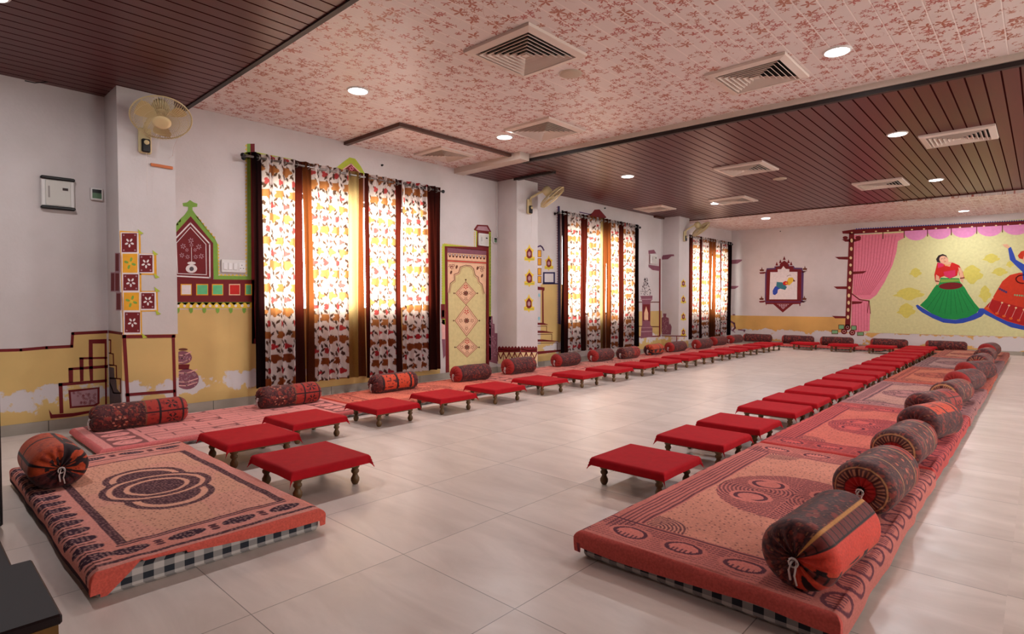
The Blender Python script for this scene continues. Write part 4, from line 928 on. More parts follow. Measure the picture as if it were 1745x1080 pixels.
# ------------------------------------------------------------------ bolsters
def bolster_mesh(L, r, res, variant, seed):
    na = max(24, int(L/res)); nt = max(28, int(2*PI*r/res)); er = .055
    # profile: end disc -> rounded rim -> body -> rim -> disc
    prof = [(f*(r-er)*1., 0.006*(1-f)*(-1)+.008*(1-f)) for f in np.linspace(.04, 1, max(5, int((r-er)/res)))]
    prof += [(r-er+er*math.sin(a), er*(1-math.cos(a))) for a in np.linspace(0, PI/2, max(5, int(er*1.5/res)))[1:]]
    body = [(r, z) for z in np.linspace(er, L-er, na)[1:-1]]
    allp = prof + body + [(q, L-z) for q, z in prof[::-1]]
    A = np.array(allp); th = np.linspace(0, 2*PI, nt, endpoint=False)
    TH, I = np.meshgrid(th, np.arange(len(A)), indexing='ij'); RR = A[:, 0][I]; ZZ = A[:, 1][I]
    arc = np.concatenate([[0], np.cumsum(np.hypot(np.diff(A[:, 0]), np.diff(A[:, 1])))])[I]
    lump = noise2(ZZ*1.+5, (np.abs(((TH/PI) % 2)-1))*.35+seed, 9., seed)-.5
    endf = np.clip((r*.95-RR)/(r*.7), 0, 1)
    RRl = RR*(1 + .07*lump)
    pl = .004*np.sin(TH*14)*np.clip(endf*3, 0, 1)
    X = ZZ - L/2 + np.where(ZZ < L/2, 1, -1)*(pl + .012*np.clip((.03-RR)/.03, 0, 1))
    Y = RRl*np.cos(TH); Z = RRl*np.sin(TH)*.94
    Z = np.maximum(Z, -r*.80)
    P = np.stack([X, Y, Z + r*.80], -1)
    U = (ZZ/L); V = TH/(2*PI)
    c = Canvas(U.shape, (86, 36, 34)); arcl = arc; w_ = TH*r
    fine = noise2(arcl, w_, 120., seed+2); fine2 = noise2(arcl, w_, 60., seed+3)
    def dk(m): c.put(m & (fine > .5), (58, 22, 28)); c.put(m & (fine2 > .72), (128, 46, 38)); c.put(m & (fine > .86), (150, 92, 66), .8)
    dk(np.ones(U.shape, bool))
    OR = (178, 60, 42); BK = (38, 16, 20)
    if variant == 0:    # orange wedge, yellow braid and black scrolls wrapped along the length
        s = (.565-V) % 1; c.put((s > .04) & (s < .16), (212, 62, 44)); c.put(ring_mask(s, .16, .215), (110, 40, 36)); c.put(ring_mask(s, .16, .215) & (((arcl*26) % 1) < .16), BK)
        c.put(np.abs(s-.225) < .007, (196, 132, 70)); c.put(np.abs(s-.158) < .005, BK)
        q = (s > .82) | (s < .04); c.put(q, (206, 66, 40)); c.put(q & (noise2(arcl, w_, 26., seed+4) > .64), BK)
        m = ring_mask(s, .955, 1.) | (s < .012); c.put(m, (120, 44, 38)); c.put(m & (((arcl*30) % 1) < .3), BK)
        c.put((np.abs(s-.9) < .012) & (U > .2) & (U < .45), BK)
    elif variant == 1:  # dark body with braid rings, orange end
        for z0 in (.3, .74): c.put(np.abs(U-z0) < .008, (186, 130, 84))
        for k in range(3):
            for j in range(9):
                e = np.hypot((U-.42-.1*k)*L, (((V*9-j-.5*k) % 9)-.5)*2*PI*r/9); c.put(e < .009, (190, 100, 76))
        c.put((U > .8) & (U < .95) & (((V*5) % 1) > .25), OR, .9); c.put(np.abs(U-.87) < .012, BK)
        ef = (RR < r*.8) & (U < .1); c.put(ef, (78, 34, 34)); c.put(ring_mask(RR/r, .78, .82) & (U < .1), (190, 130, 84)); c.put(ring_mask(RR/r, .5, .74) & (U < .1) & (((TH*5) % 1) < .4), (170, 110, 84)); c.put((RR < r*.46) & (U < .1), (176, 30, 28)); c.put((RR < r*.12) & (U < .1), BK)
    elif variant == 2:  # half dark with a star flower, half orange with black bars
        q = U > .52; c.put(q, (158, 46, 36)); c.put(q & (fine2 > .75), (120, 30, 30)); c.put(np.abs(U-.53) < .008, (120, 70, 50))
        for z0 in (.68, .93): c.put(np.abs(U-z0) < .013, BK)
        for v0 in (.1, .3, .5, .7, .9): c.put((np.abs(V-v0) < .008) & q, BK)
        for v0 in (.2, .4, .6, .8):
            dx = (U-.81)*L; dy = (V-v0)*2*PI*r; rad_ = np.hypot(dx, dy); an = np.arctan2(dy, dx); c.put((rad_ < .042) & (np.cos(an*6) > .2) & (rad_ > .008), BK)
        for v0 in (.12, .37, .62, .87):
            for k in range(8):
                a = k*PI/4; e = np.hypot((U-.26)*L-.04*math.cos(a), (V-v0)*2*PI*r-.04*math.sin(a)); c.put(e < .008, (190, 118, 98))
    elif variant == 3:  # orange ball-like cover with black curves
        c = Canvas(U.shape, (180, 66, 30)); c.put(fine2 > .7, (150, 50, 28)); dkm = (V > .05) & (V < .42); c.put(dkm, (84, 30, 30)); c.put(dkm & (fine > .6), (50, 20, 26))
        for v0 in (.02, .5, .74, .88): c.put(np.abs(V-v0) < .013, BK)
        c.put(np.abs(U-.55-.06*np.sin(TH*2)) < .022, BK); c.put((U < .12) & (RR < r*.5) & (fine2 > .5), BK); c.put((V > .74) & (V < 1.) & (noise2(arcl, w_, 26., 5) > .6), BK)
    elif variant == 4:  # dark maroon all over, red tip
        c.put((U < .08), (150, 34, 30)); c.put(ring_mask(U, .1, .13), (60, 22, 26))
    elif variant == 5:  # orange patch panels between dark bands
        q = ((V > .12) & (V < .4)); c.put(q & (U > .15) & (U < .85), (200, 70, 40)); c.put(q & (np.abs(((U*3.2) % 1)-.5) < .07), BK); c.put(q & (fine2 > .76), (90, 30, 30)); c.put((V > .62) & (V < .8) & (U > .5), (170, 52, 42))
    return P, c.C
BPROTO = {}
def put_bolster(x, y, zb_, L, r, rz, variant, spin, res, label, group, tie=True):
    key = (variant, round(L, 2), res)
    if key not in BPROTO:
        P, C = bolster_mesh(L, r, res, variant, 5+variant*3); BPROTO[key] = (P, C)
    P, C = BPROTO[key]; n = P.shape[0]; k = int(spin*n) % n
    C2 = np.roll(C, k, axis=0)
    root = empty('bolster', (x, y, zb_), label, 'bolster', group, rz)
    grid_obj('cover', P, M_BOL, root, closed_u=True, attrs={'Col': C2})
    if tie:
        h = r*.80; b = MB()
        b.tube([(-L/2+.004, 0, h), (-L/2-.012, .004, h-.006), (-L/2-.016, .01, h-.03), (-L/2-.012, .006, h-.062)], .0035, 5)
        b.tube([(-L/2-.004, -.006, h), (-L/2-.018, -.012, h-.012), (-L/2-.014, -.006, h-.045), (-L/2-.01, -.012, h-.075)], .003, 5)
        b.tube([(-L/2-.008+.0*i, .014*math.cos(i*PI/5), h-.008+.014*math.sin(i*PI/5)) for i in range(10)], .0035, 5, closed=True)
        b.build('drawstring', M_ROPE, root, smooth=True)
    return root
Gn = 'bolsters of the right hand row'
sm = .111
RB = [(-.53, 2.12, .49, .118, 1.50, 0, 0, .004, 'orange striped bolster nearest in the right hand row'), (-.53, 3.0, .5, .12, 1.5, 1, .2, .005, 'dark maroon bolster with red round end, second in right row'),
      (-.55, 3.84, .50, .116, 1.5, 1, .72, .006, 'dark brown bolster leaning behind the red-ended one, third in right row'), (-.53, 4.66, .44, .122, 1.3, 5, .0, .008, 'orange patched bolster, fourth in right row'),
      (-.60, 5.45, .50, .115, 1.3, 2, .1, .009, 'maroon bolster with coral panel, fifth in right row'), (-.57, 6.35, .5, .11, 1.4, 1, .4, .01, 'brown bolster, sixth in right row'),
      (-.56, 7.35, .52, .115, 1.35, 4, .5, .012, 'dark brown bolster, seventh in right row'), (-.55, 8.5, .52, .12, 1.2, 4, .1, .012, 'dark bolster, eighth in right row'),
      (-.58, 9.7, .55, .115, 1.5, 1, .6, .014, 'dark bolster, ninth in right row'), (-.6, 10.95, .5, .115, 1.5, 5, .5, .014, 'brown bolster, tenth in right row'), (-.62, 12.2, .5, .12, 1.45, 4, .3, .014, 'reddish brown bolster farthest in the right row')]
for x, y, L, r, rz, v, sp, res, lb in RB: put_bolster(x, y, sm, L, r, rz, v, sp, res, lb, Gn)
put_bolster(-3.70, .55, .099, .44, .118, PI, 3, .55, .004, 'orange and black bolster on the nearest left mattress', None)
Gw = 'bolsters along the window wall'
wb_ = [(-5.02, 1.28, .62, 2, .18, 'half brown half orange bolster against the first pillar'), (-5.03, 2.46, .56, 2, .18, 'half brown half orange bolster under the nearest curtain, left one'), (-5.02, 3.60, .54, 5, .2, 'orange and maroon bolster under the nearest curtain, right one'),
       (-5.0, 4.70, .54, 4, 0, 'brown bolster with red tip before the painted door'), (-5.04, 5.60, .52, 4, .5, 'maroon bolster at the foot of the second pillar'), (-5.12, 6.72, .54, 4, .2, 'dark maroon bolster between second pillar and second window'),
       (-5.14, 7.66, .55, 4, .6, 'dark maroon bolster under the second curtain, left one'), (-5.04, 8.32, .54, 2, .9, 'dark maroon bolster under the second curtain, middle one'), (-5.04, 9.18, .46, 3, .75, 'reddish bolster under the second curtain, right one'),
       (-5.05, 10.02, .58, 4, .3, 'dark bolster by the plum altar mural'), (-5.0, 11.05, .6, 4, .7, 'brown bolster by the third pillar'), (-5.12, 12.1, .56, 4, .45, 'brown bolster under the third curtain, left one'), (-5.08, 12.9, .56, 4, .8, 'brown bolster under the third curtain, right one')]
for i, (x, y, L, v, sp, lb) in enumerate(wb_): put_bolster(x, y, .065, L, .105, PI/2 + rnd.uniform(-.05, .05), v, sp, .006 if i < 4 else .012, lb, Gw)
bb = [(-4.83, .62, 'leftmost'), (-3.96, .64, 'second from left'), (-3.19, .62, 'middle'), (-2.25, .63, 'second from right'), (-1.33, .63, 'rightmost')]
for x, L, wd in bb: put_bolster(x, 13.62, .065, L, .105, rnd.uniform(-.03, .03), 4, rnd.random(), .014, 'dark maroon bolster against the back wall, %s' % wd, 'bolsters along the back wall', tie=False)

# ------------------------------------------------------------------ curtains
XC = -5.52
def cloth_pattern(Cc, Zc, seed):
    """printed strip: white ground, maroon blooms, crimson blooms, dark leaves. returns Col, ColT"""
    a = Canvas(Cc.shape, (206, 192, 192)); b = Canvas(Cc.shape, (226, 206, 190))
    def both(m, c1, c2, k=1.): a.put(m, c1, k); b.put(m, c2, k)
    def cell(px, pz, ox, oz):
        row = np.floor((Zc+oz)/pz); u = ((Cc+ox+(row % 2)*px/2) % px)-px/2; v = ((Zc+oz) % pz)-pz/2; return u, v, row
    # leaves
    for (px, pz, ox, oz, ang) in ((.08, .09, .01, .0, .5), (.095, .12, .045, .03, -.6), (.12, .085, .02, .055, .25)):
        u, v, row = cell(px, pz, ox, oz); ca, sa = math.cos(ang), math.sin(ang); p_ = u*ca+v*sa; q_ = -u*sa+v*ca
        both((np.abs(p_)/.0125 + np.abs(q_)/.031) < 1, (62, 34, 34), (104, 76, 58))
    u, v, row = cell(.17, .23, .03, .06)
    rad = np.hypot(u/1.15, v); an = np.arctan2(v, u); both((rad < .05*(1+.2*np.cos(an*5+.6))) & (v < .034), (80, 26, 24), (212, 138, 78))
    u, v, row = cell(.17, .23, .115, .18)
    rad = np.hypot(u, v*1.1); both(rad < .03*(1+.25*np.cos(np.arctan2(v, u)*3)), (150, 24, 42), (206, 92, 84))
    return a.C, b.C
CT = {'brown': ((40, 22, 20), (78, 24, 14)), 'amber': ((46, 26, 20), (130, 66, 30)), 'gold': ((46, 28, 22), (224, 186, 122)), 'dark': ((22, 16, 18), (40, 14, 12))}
def curtain(pxs, vmid, strips, zt, zbm, label, group, seed, res=.009, rod_parent=None):
    """pxs: picture x of the strip borders measured on the curtain plane; strips: kind of cloth between them"""
    ys = [at_x(px, vmid, XC)[0] for px in pxs]; y0, y1 = ys[0], ys[-1]; Wd = y1-y0
    nf = max(2, int(round(Wd/.115))); ns = int(Wd*1.5/res); nz = int((zt-zbm)/(res*1.15))
    s = np.linspace(0, 1, ns); z = np.linspace(zbm, zt, nz); S, Z = np.meshgrid(s, z, indexing='ij')
    Y = y0 + Wd*S; zz = (Z-zbm)/(zt-zbm)
    ph = 2*PI*nf*S + .5*np.sin(zz*3+seed); amp = .020+.010*(1-zz)
    X = XC + amp*np.sin(ph) + .006*np.sin(ph*2.3+zz*4+seed)
    Y = Y + .012*np.cos(ph)*(.6+.6*(1-zz)) + (S-.5)*.0 + (.5-np.abs(S-.5))*0
    narrow = 1 - .10*np.sin(np.clip(1-zz, 0, 1)*PI*.9)*.4; Y = (Y-(y0+y1)/2)*narrow + (y0+y1)/2
    P = np.stack([X, Y, Z - .0*S], -1)
    flat = Wd*1.25*S; Col, ColT = cloth_pattern(flat + seed*.13, Z + seed*.07, seed)
    yb0 = y0 + Wd*S
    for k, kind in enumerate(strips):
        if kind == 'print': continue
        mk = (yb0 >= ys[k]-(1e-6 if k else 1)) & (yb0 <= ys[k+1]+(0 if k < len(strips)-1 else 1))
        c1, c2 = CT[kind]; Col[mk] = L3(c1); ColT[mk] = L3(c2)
    o = grid_obj('curtain', P, M_CURT, attrs={'Col': Col, 'ColT': ColT}); tag(o, label, 'curtain', group)
    for i in range(nf):
        b = MB(); yc = y0 + Wd*(i+.5)/nf
        M = Matrix.Translation((XC, yc, zt-.045)) @ Matrix.Rotation(.5, 4, 'Z') @ Matrix.Rotation(PI/2, 4, 'X')
        b.tube([(.026*math.cos(a), .026*math.sin(a), 0) for a in np.linspace(0, 2*PI, 13)[:-1]], .005, 5, M, closed=True)
        b.build('eyelet', M_STEEL, o, smooth=True)
    return o
specs = [
 ('nearest', 400, (418, 753), [([429, 448, 502, 516], ['dark', 'print', 'brown']), ([516, 533, 594, 612, 620], ['amber', 'print', 'gold', 'amber']), ([621, 628, 672, 684], ['brown', 'print', 'brown']), ([684, 727, 750], ['print', 'brown'])], [.17, .17, .15, .155]),
 ('second', 470, (953, 1090), [([955.9, 962, 968.5, 991, 999.5], ['dark', 'brown', 'print', 'brown']), ([1000, 1021.5, 1026, 1032], ['print', 'gold', 'amber']), ([1032, 1039, 1055.2, 1062], ['amber', 'print', 'brown']), ([1062.4, 1081, 1088.3], ['print', 'dark'])], [.19, .19, .18, .16]),
 ('third', 480, (1166, 1248), [([1169.2, 1178.3, 1191, 1196.4], ['brown', 'print', 'brown']), ([1196.4, 1207.5, 1213], ['print', 'amber']), ([1213, 1217.7, 1225.6, 1228.8], ['amber', 'print', 'brown']), ([1228.8, 1239, 1245.8], ['print', 'dark'])], [.19, .19, .19, .19])]
for wi, (wn, vm, rodpx, pans, zbs) in enumerate(specs):
    for pi, (pxs, st) in enumerate(pans):
        wd = ['leftmost', 'second from left', 'third from left', 'rightmost'][pi]
        curtain(pxs, vm, st, 2.415, zbs[pi], 'brown and floral printed curtain panel, %s at the %s window' % (wd, wn), 'curtain panels of the %s window' % wn, wi*4+pi+1, (.006, .010, .014)[wi])
    ya = at_x(rodpx[0], vm*0+300, XC)[0]; yb = at_x(rodpx[1], 330, XC)[0]
    r = empty('curtain_rod', (XC, (ya+yb)/2, 2.37), 'dark metal curtain rod with ball ends above the %s window' % wn, 'curtain rod', 'curtain rods')
    hl = (yb-ya)/2
    MB().lathe([(.011, -hl), (.011, hl)], 12, Matrix.Rotation(-PI/2, 4, 'X')).build('rod', M_STEEL, r, smooth=True)
    for sg in (-1, 1):
        MB().lathe([(.004, -.022), (.016, -.016), (.022, -.002), (.018, .014), (.004, .022)], 12, Matrix.Translation((0, sg*(hl+.02), 0)) @ Matrix.Rotation(-PI/2, 4, 'X')).build('finial', M_BLACK, r, smooth=True)
        MB().box(XW-XC+.001, .0, sg*(hl-.03)-.006, sg*(hl-.03)+.006, -.008, .008).lathe([(.022, 0), (.022, .006)], 12, Matrix.Translation((XW-XC+.001, sg*(hl-.03), 0)) @ Matrix.Rotation(PI/2, 4, 'Y')).build('bracket', M_BLACK, r)

# ------------------------------------------------------------------ ceiling fittings
def make_vent():
    r = empty('ceiling_vent'); b = MB()
    def sq(h0, z0, h1, z1, th=.0): 
        vs = []
        for h, z in ((h0, z0), (h1, z1)): vs += [(-h, -h, z), (h, -h, z), (h, h, z), (-h, h, z)]
        return vs, [(i, (i+1) % 4, (i+1) % 4+4, i+4) for i in range(4)]
    b.add(*sq(.30, 0, .298, -.012)); b.add(*sq(.298, -.012, .245, -.018)); b.add(*sq(.245, -.018, .235, -.002)); b.build('frame', M_VENT, r)
    for k in range(6):
        h = .226 - k*.036; v = MB(); v.add(*sq(h, -.019, h-.021, -.004)); v.add(*sq(h-.004, -.020, h-.025, -.005)); v.add(*sq(h, -.019, h-.004, -.020)); v.build('louver', M_VENT, r)
    MB().box(-.02, .02, -.02, .02, -.018, -.014).build('louver', M_VENT, r)
    MB().box(-.236, .236, -.236, .236, -.0025, -.0005).build('duct_shade_plate', M_DARK, r)  # flat near-black plate; its colour stands in for the shade inside the duct
    return r
vent0 = make_vent(); vf = [True]
def put_vent(x, y, z, label, sx=1., sy=1.):
    o = vent0 if vf[0] else copy_tree(vent0); vf[0] = False; o.location = (x, y, z-.001); o.scale = (sx, sy, 1.6); tag(o, 'square white ceiling air diffuser ' + label, 'air vent', 'ceiling air diffusers')
k_ = (ZR-1)/1.74
for x, y, z, lb, sx, sy in ((-2.68, 3.05, ZF, 'nearest the camera on the floral ceiling', 1, 1.05), (-1.64, 4.55, ZF, 'beside the brightest lamp on floral ceiling', .98, .95), (-3.73, 4.53, ZF, 'beside the lamp near the service patch', .98, .97), (-5.16, 4.44, ZF-.018, 'inside the brown edged service patch', .82, .88),
                    (-2.88*k_, 7.64*k_, ZR, 'next to the round disc on maroon ceiling', 1, 1), (-.68*k_, 7.69*k_, ZR, 'farthest right on the maroon ceiling', 1, 1), (-1.79*k_, 10.0*k_, ZR, 'at the far edge of maroon ceiling', 1, 1.05), (-3.93*k_, 9.86*k_, ZR, 'by a lamp deep on maroon ceiling', 1, 1), (-5.36*k_, 9.75*k_, ZR, 'close to the window wall on maroon ceiling', .95, .9)):
    put_vent(x, y, z, lb, sx, sy)
M_LED = emis('led_diffuser', (1., .96, .98), 22.)
def make_light():
    r = empty('downlight')
    MB().lathe([(.078, -.010), (.088, -.008), (.093, 0.0)], 28, cap=False).lathe([(.078, -.010), (.076, -.004)], 28, cap=False).build('rim', M_WHITE, r, smooth=True)
    MB().lathe([(.077, -.006), (.077, -.001)], 28).build('diffuser', M_LED, r)
    return r
li0 = make_light(); lf = [True]
ld = bpy.data.lights.new('downlight_lamp', 'AREA'); ld.shape = 'DISK'; ld.size = .15; ld.energy = LED_POWER; ld.color = (.98, .97, 1.); ld.spread = PI
for x, y, z, lb in ((-4.18, 2.66, ZF, 'left one nearest the camera'), (-4.21, 4.45, ZF, 'by the brown edged service patch'), (-1.08, 4.51, ZF, 'brightest one at right'), (-4.27*k_, 7.0*k_, ZR, 'first on the maroon ceiling at left'), (-1.14*k_, 7.15*k_, ZR, 'first on the maroon ceiling at right'),
                 (-1.15*k_, 10.21*k_, ZR, 'second on the maroon ceiling at right'), (-4.29*k_, 9.98*k_, ZR, 'second on the maroon ceiling at left'), (-4.12, 12.0, min(zb(-4.12), ZR-.003), 'left one over the back wall'), (-1.07, 13.2, zb(-1.07)+.004, 'right one over the back wall')):
    o = li0 if lf[0] else copy_tree(li0); lf[0] = False; o.location = (x, y, z); tag(o, 'lit round ceiling downlight, ' + lb, 'ceiling light', 'ceiling downlights')
    lo = bpy.data.objects.new('downlight_lamp', ld); link(lo, o); lo.location = (0, 0, -.014)
# lamps over the part of the room to the right of and behind the camera
for x, y, z in ((1.9, 4.5, ZF), (1.9, 7.1*k_, ZR), (1.9, 10.*k_, ZR), (-4.2, .4, 2.66)):
    o = copy_tree(li0); o.location = (x, y, z); tag(o, 'lit round ceiling downlight outside the picture', 'ceiling light', 'ceiling downlights outside the picture')
    lo = bpy.data.objects.new('downlight_lamp', ld); link(lo, o); lo.location = (0, 0, -.014)
for (x, y, z, lb) in ((-2.68, 3.57, ZF, 'on the floral ceiling'), (-2.66, 8.27, ZR, 'on the maroon ceiling')):
    o = MB().lathe([(.088, 0), (.086, -.006), (.06, -.009), (.001, -.010)], 28, cap=False).build('ceiling_disc', plain('beige_disc', (186, 166, 146), .5), smooth=True); o.location = (x, y, z-.0005); tag(o, 'flat beige round cover disc ' + lb, 'cover disc', 'ceiling cover discs')

# ------------------------------------------------------------------ wall fans
M_CRT = plain('cream_translucent', (200, 172, 120), .4)
def wall_fan(px, py, pz, c, nrm, label):
    r = empty('wall_fan', (px, py, pz), label, 'fan', 'wall fans'); c = Vector(c)-Vector((px, py, pz))
    Q = Vector(nrm).normalized().to_track_quat('Z', 'Y').to_matrix().to_4x4(); M = Matrix.Translation(c) @ Q
    MB().box(0.001, .035, -.045, .045, -.09, .11, bev=.01).build('wall_bracket', M_CREAM, r)
    MB().box(.035, .06, -.03, .03, -.085, .02, bev=.008).build('switch_box', M_BLACK, r)
    MB().lathe([(.018, 0), (.018, .012), (.008, .016)], 16, Matrix.Translation((.059, 0, -.01)) @ Matrix.Rotation(PI/2, 4, 'Y')).build('speed_knob', M_CREAM, r)
    back = M @ Vector((0, 0, -.12))
    MB().tube([(.02, 0, .08), (.05, 0, .13), tuple(back*.5 + Vector((.03, 0, .08))), tuple(back)], .016, 8).build('arm', M_CREAM, r, smooth=True)
    MB().lathe([(.02, -.17), (.05, -.16), (.062, -.12), (.062, -.07), (.045, -.045), (.02, -.04)], 20, M).build('motor_housing', M_CREAM, r, smooth=True)
    b = MB(); RG = .205
    b.tube([(RG*math.cos(a), RG*math.sin(a), 0) for a in np.linspace(0, 2*PI, 49)[:-1]], .0055, 6, M, closed=True)
    n = 72
    for i in range(n):
        a = 2*PI*i/n; ca, sa = math.cos(a), math.sin(a)
        b.tube([(q*ca, q*sa, z) for q, z in ((.06, .052), (.13, .05), (.175, .036), (.198, .018), (RG, 0))], .0017, 3, M)
        b.tube([(q*ca, q*sa, z) for q, z in ((.05, -.05), (.13, -.048), (.175, -.034), (RG, 0))], .0017, 3, M)
    for q, z in ((.12, .051), (.18, .044)): b.tube([(q*math.cos(a), q*math.sin(a), z) for a in np.linspace(0, 2*PI, 33)[:-1]], .0014, 4, M, closed=True)
    b.build('guard', M_CREAM, r)
    MB().lathe([(.002, .062), (.04, .061), (.062, .056), (.066, .048)], 24, M).build('hub_cap', plain('cream_cap', (222, 200, 150), .35), r, smooth=True)
    for k in range(3):
        a0 = 2*PI*k/3+.6; P = np.zeros((12, 9, 3))
        for i in range(12):
            q = .035 + .145*i/11
            wd = .55*(1-.25*(i/11)) * (1. if i < 10 else .88-.1*(i-10))
            for j in range(9): a = a0 + (j/8-.5)*wd*1.9*min(1, .3+i/5); P[i, j] = M @ Vector((q*math.cos(a), q*math.sin(a), .012*(j/8-.5)*3 + .0))
        grid_obj('blade', P, M_CRT, r)
    MB().lathe([(.03, -.03), (.034, 0), (.03, .03), (.01, .036)], 16, M).build('hub', M_CREAM, r, smooth=True)
    MB().tube([(.05, .0, -.09), (.052, .002, -.2), (.05, .0, -.42)], .0018, 4).build('pull_cord', M_ROPE, r)
    return r
wall_fan(XP, 1.40, 2.26, (-5.0, 1.45, 2.41), (.55, -.12, -.84), 'cream wall fan on the nearest pillar')
wall_fan(XP, 6.04, 2.30, (-5.0, 6.24, 2.44), (.45, .45, -.75), 'cream wall fan on the second pillar')
wall_fan(XP, 10.75, 2.28, (-5.0, 10.95, 2.43), (.45, .45, -.75), 'cream wall fan on the third pillar beside the third window')

# ------------------------------------------------------------------ small wall fittings
def db_box(y, z, w_, h, label, caps=True, X=XW):
    r = empty('distribution_box', (X, y, z), label, 'distribution box', 'distribution boxes')
    MB().box(.001, .03, -w_/2, w_/2, -h/2, h/2, bev=.006).build('housing', M_WHITE, r)
    MB().box(.03, .036, -w_*.38, w_*.38, -h*.38, h*.38, bev=.002).build('door', plain('pale_grey_door', (196, 190, 182), .35), r)
    if caps:
        for sg in (-1, 1): MB().box(.002, .045, -w_/2-.004, w_/2+.004, sg*h*.45-.013, sg*h*.45+.013, bev=.008).build('end_cap', M_BLACK, r)
    MB().box(.036, .038, w_*.13, w_*.3, h*.10, h*.18).build('display', plain('dark_display', (46, 16, 18), .2), r)
    MB().box(.036, .0375, -w_*.3, -w_*.25, -h*.15, h*.2).build('label_strip', plain('grey_strip', (140, 130, 126), .5), r)
db_box(.905, 1.835, .205, .25, 'white distribution box with black ends left of nearest pillar')
(a0, z0), (a1, z1) = WL.to2d(814, 397), WL.to2d(831, 420)
db_box((a0+a1)/2, (z0+z1)/2, a1-a0, z0-z1, 'white distribution box above the painted door', caps=False)
(a0, z0), (a1, z1) = WL.to2d(1107, 433), WL.to2d(1118, 450)
db_box((a0+a1)/2, (z0+z1)/2, a1-a0, abs(z0-z1), 'small white distribution box above the plum altar mural', caps=False)
def controller(y, z, w_, h, label):
    r = empty('wall_controller', (XW, y, z), label, 'controller', 'air conditioner wall controllers')
    MB().box(.001, .022, -w_/2, w_/2, -h/2, h/2, bev=.005).build('housing', M_WHITE, r)
    MB().box(.022, .024, -w_*.36, w_*.36, h*.08, h*.36).build('display', M_BLACK, r)
    MB().box(.022, .0235, -w_*.36, w_*.36, -h*.36, h*.08).build('button_panel', plain('green_panel', (84, 112, 84), .4), r)
controller(1.155, 1.865, .085, .10, 'small wall controller with green panel beside nearest pillar')
controller(5.745, 1.852, .07, .085, 'small wall controller beside the second pillar')
r = empty('socket_board', (XW, 2.215, 1.333), 'white socket board set in the niche mural border', 'socket board')
MB().box(.003, .02, -.11, .11, -.06, .06, bev=.004).build('plate', M_WHITE, r)
for k in range(3): MB().box(.02, .026, -.095+k*.045, -.062+k*.045, -.035, .03, bev=.003).build('switch', plain('socket_white', (222, 216, 214), .3), r)
MB().box(.02, .024, .045, .1, -.04, .035, bev=.002).build('socket', plain('socket_white', (222, 216, 214), .3), r)
b = MB()
for yy, zz in ((.072, .012), (.06, -.018), (.086, -.018)): b.lathe([(.0045, 0), (.0045, .001)], 8, Matrix.Translation((.0242, yy, zz)) @ Matrix.Rotation(PI/2, 4, 'Y'))
b.build('socket_holes', M_BLACK, r)
# string and orange stick hanging from the first fan
ya, za = WP.to2d(257, 282); yb2, zb2 = WP.to2d(293, 285)
o = MB().box(.004, .014, -.08, .08, -.012, .012, bev=.003).build('wooden_stick', plain('orange_wood', (196, 108, 62), .6)); o.location = (XP, (ya+yb2)/2, (za+zb2)/2); o.rotation_euler = (-.02, 0, 0); tag(o, 'short orange wooden stick hanging under the nearest fan', 'stick')
o = MB().tube([(-5.1, 1.60, 2.32), (-5.18, 1.585, 2.24), (XP+.012, 1.60, 2.19), (XP+.01, 1.575, 2.165)], .002, 5).build('hanging_cord', M_ROPE); tag(o, 'thin cord tied between nearest fan and orange stick', 'cord')
p0 = at_floor(22, 148, 2.655); p1 = at_floor(76, 147, 2.655)
o = MB().tube([(-5.45, p0[1]+.02, 2.60), (-5.5, (p0[1]+p1[1])/2, 2.615), (-5.55, p1[1], 2.659)], .004, 6).build('loose_wire', M_BLACK); tag(o, 'loose black wire hanging from the ceiling at top left', 'wire')
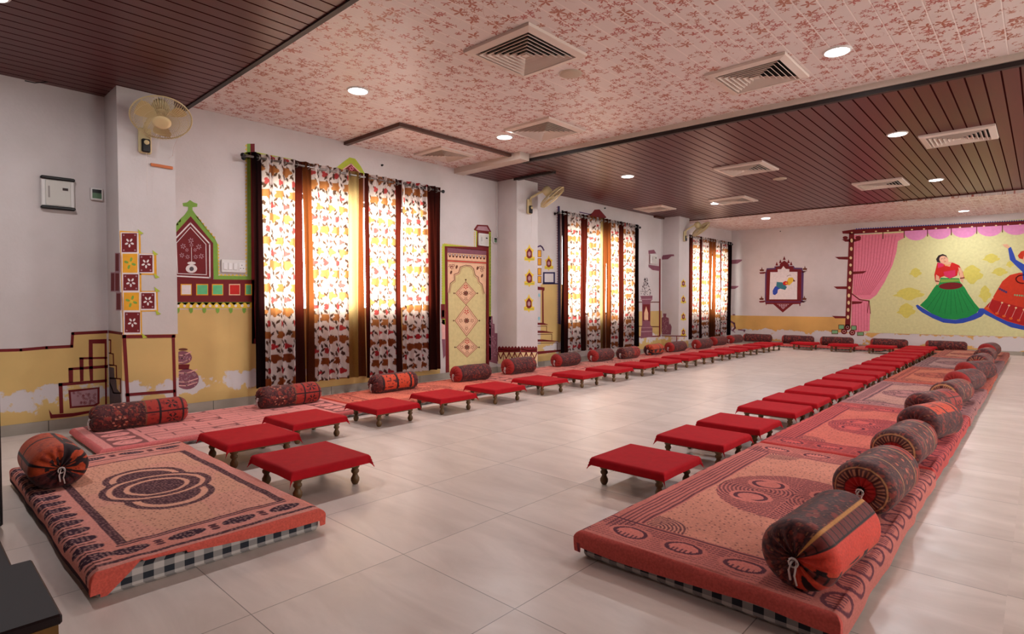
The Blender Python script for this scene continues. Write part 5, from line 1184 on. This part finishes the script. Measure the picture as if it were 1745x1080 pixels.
for (y, z, lb) in ((3.89, 2.57, 'above the nearest curtain'), (8.48, 2.62, 'above the second curtain')):
    o = MB().lathe([(.012, 0), (.012, .012), (.006, .03)], 10, Matrix.Rotation(PI/2, 4, 'Y')).build('wall_hook', M_BLACK, smooth=True); o.location = (XW, y, z); tag(o, 'small dark wall hook ' + lb, 'hook', 'small wall hooks')
o = MB().lathe([(.012, 0), (.012, .012), (.006, .03)], 10, Matrix.Rotation(PI/2, 4, 'X')).build('wall_hook', M_BLACK, smooth=True); q = WB.to2d(1330, 391); o.location = (q[0], YB, min(q[1], 2.62)); tag(o, 'small dark wall hook high on the back wall', 'hook', 'small wall hooks')
for (y, z1, lb) in ((5.785, 1.9, 'beside the second pillar'), (10.535, 1.9, 'beside the third pillar')):
    o = MB().box(XW+.001, XW+.016, y-.008, y+.008, z1, 2.655).build('cable_conduit', M_WHITE); tag(o, 'thin white cable conduit running up the corner ' + lb, 'conduit', 'cable conduits')

# ------------------------------------------------------------------ dark furniture at the left edge
M_TOP = plain('dark_laminate', (34, 20, 20), .5, spec=.2, noise=.1)
def low_table(x0, x1, y0, y1, h, label, rz=0):
    r = empty('side_table', ((x0+x1)/2, (y0+y1)/2, 0), label, 'table', 'dark topped low tables'); hx, hy = (x1-x0)/2, (y1-y0)/2
    MB().box(-hx, hx, -hy, hy, h-.022, h, bev=.004).build('tabletop', M_TOP, r)
    MB().box(-hx+.006, hx-.006, -hy+.006, hy-.006, .03, h-.023).build('cabinet_body', M_BWOOD, r)
    MB().box(-hx+.04, hx-.04, -hy+.04, hy-.04, 0, .03).build('plinth', M_BLACK, r)
low_table(-1.86, -1.485, -.45, .232, .352, 'dark topped brown low table at the bottom left corner')
low_table(-2.30, -1.88, -.45, .20, .33, 'dark topped low table behind the corner table')
r = empty('tall_cabinet', (-3.52, .13, 0), 'tall black cabinet cut off by the left edge', 'cabinet')
MB().box(-.2, .2, -.19, .19, .02, .80, bev=.006).build('cabinet_body', M_BLACK, r)
MB().box(.2, .206, -.17, .17, .06, .77).build('door', M_TOP, r)
MB().box(-.17, .17, -.16, .16, 0, .02).build('plinth', M_DARK, r)
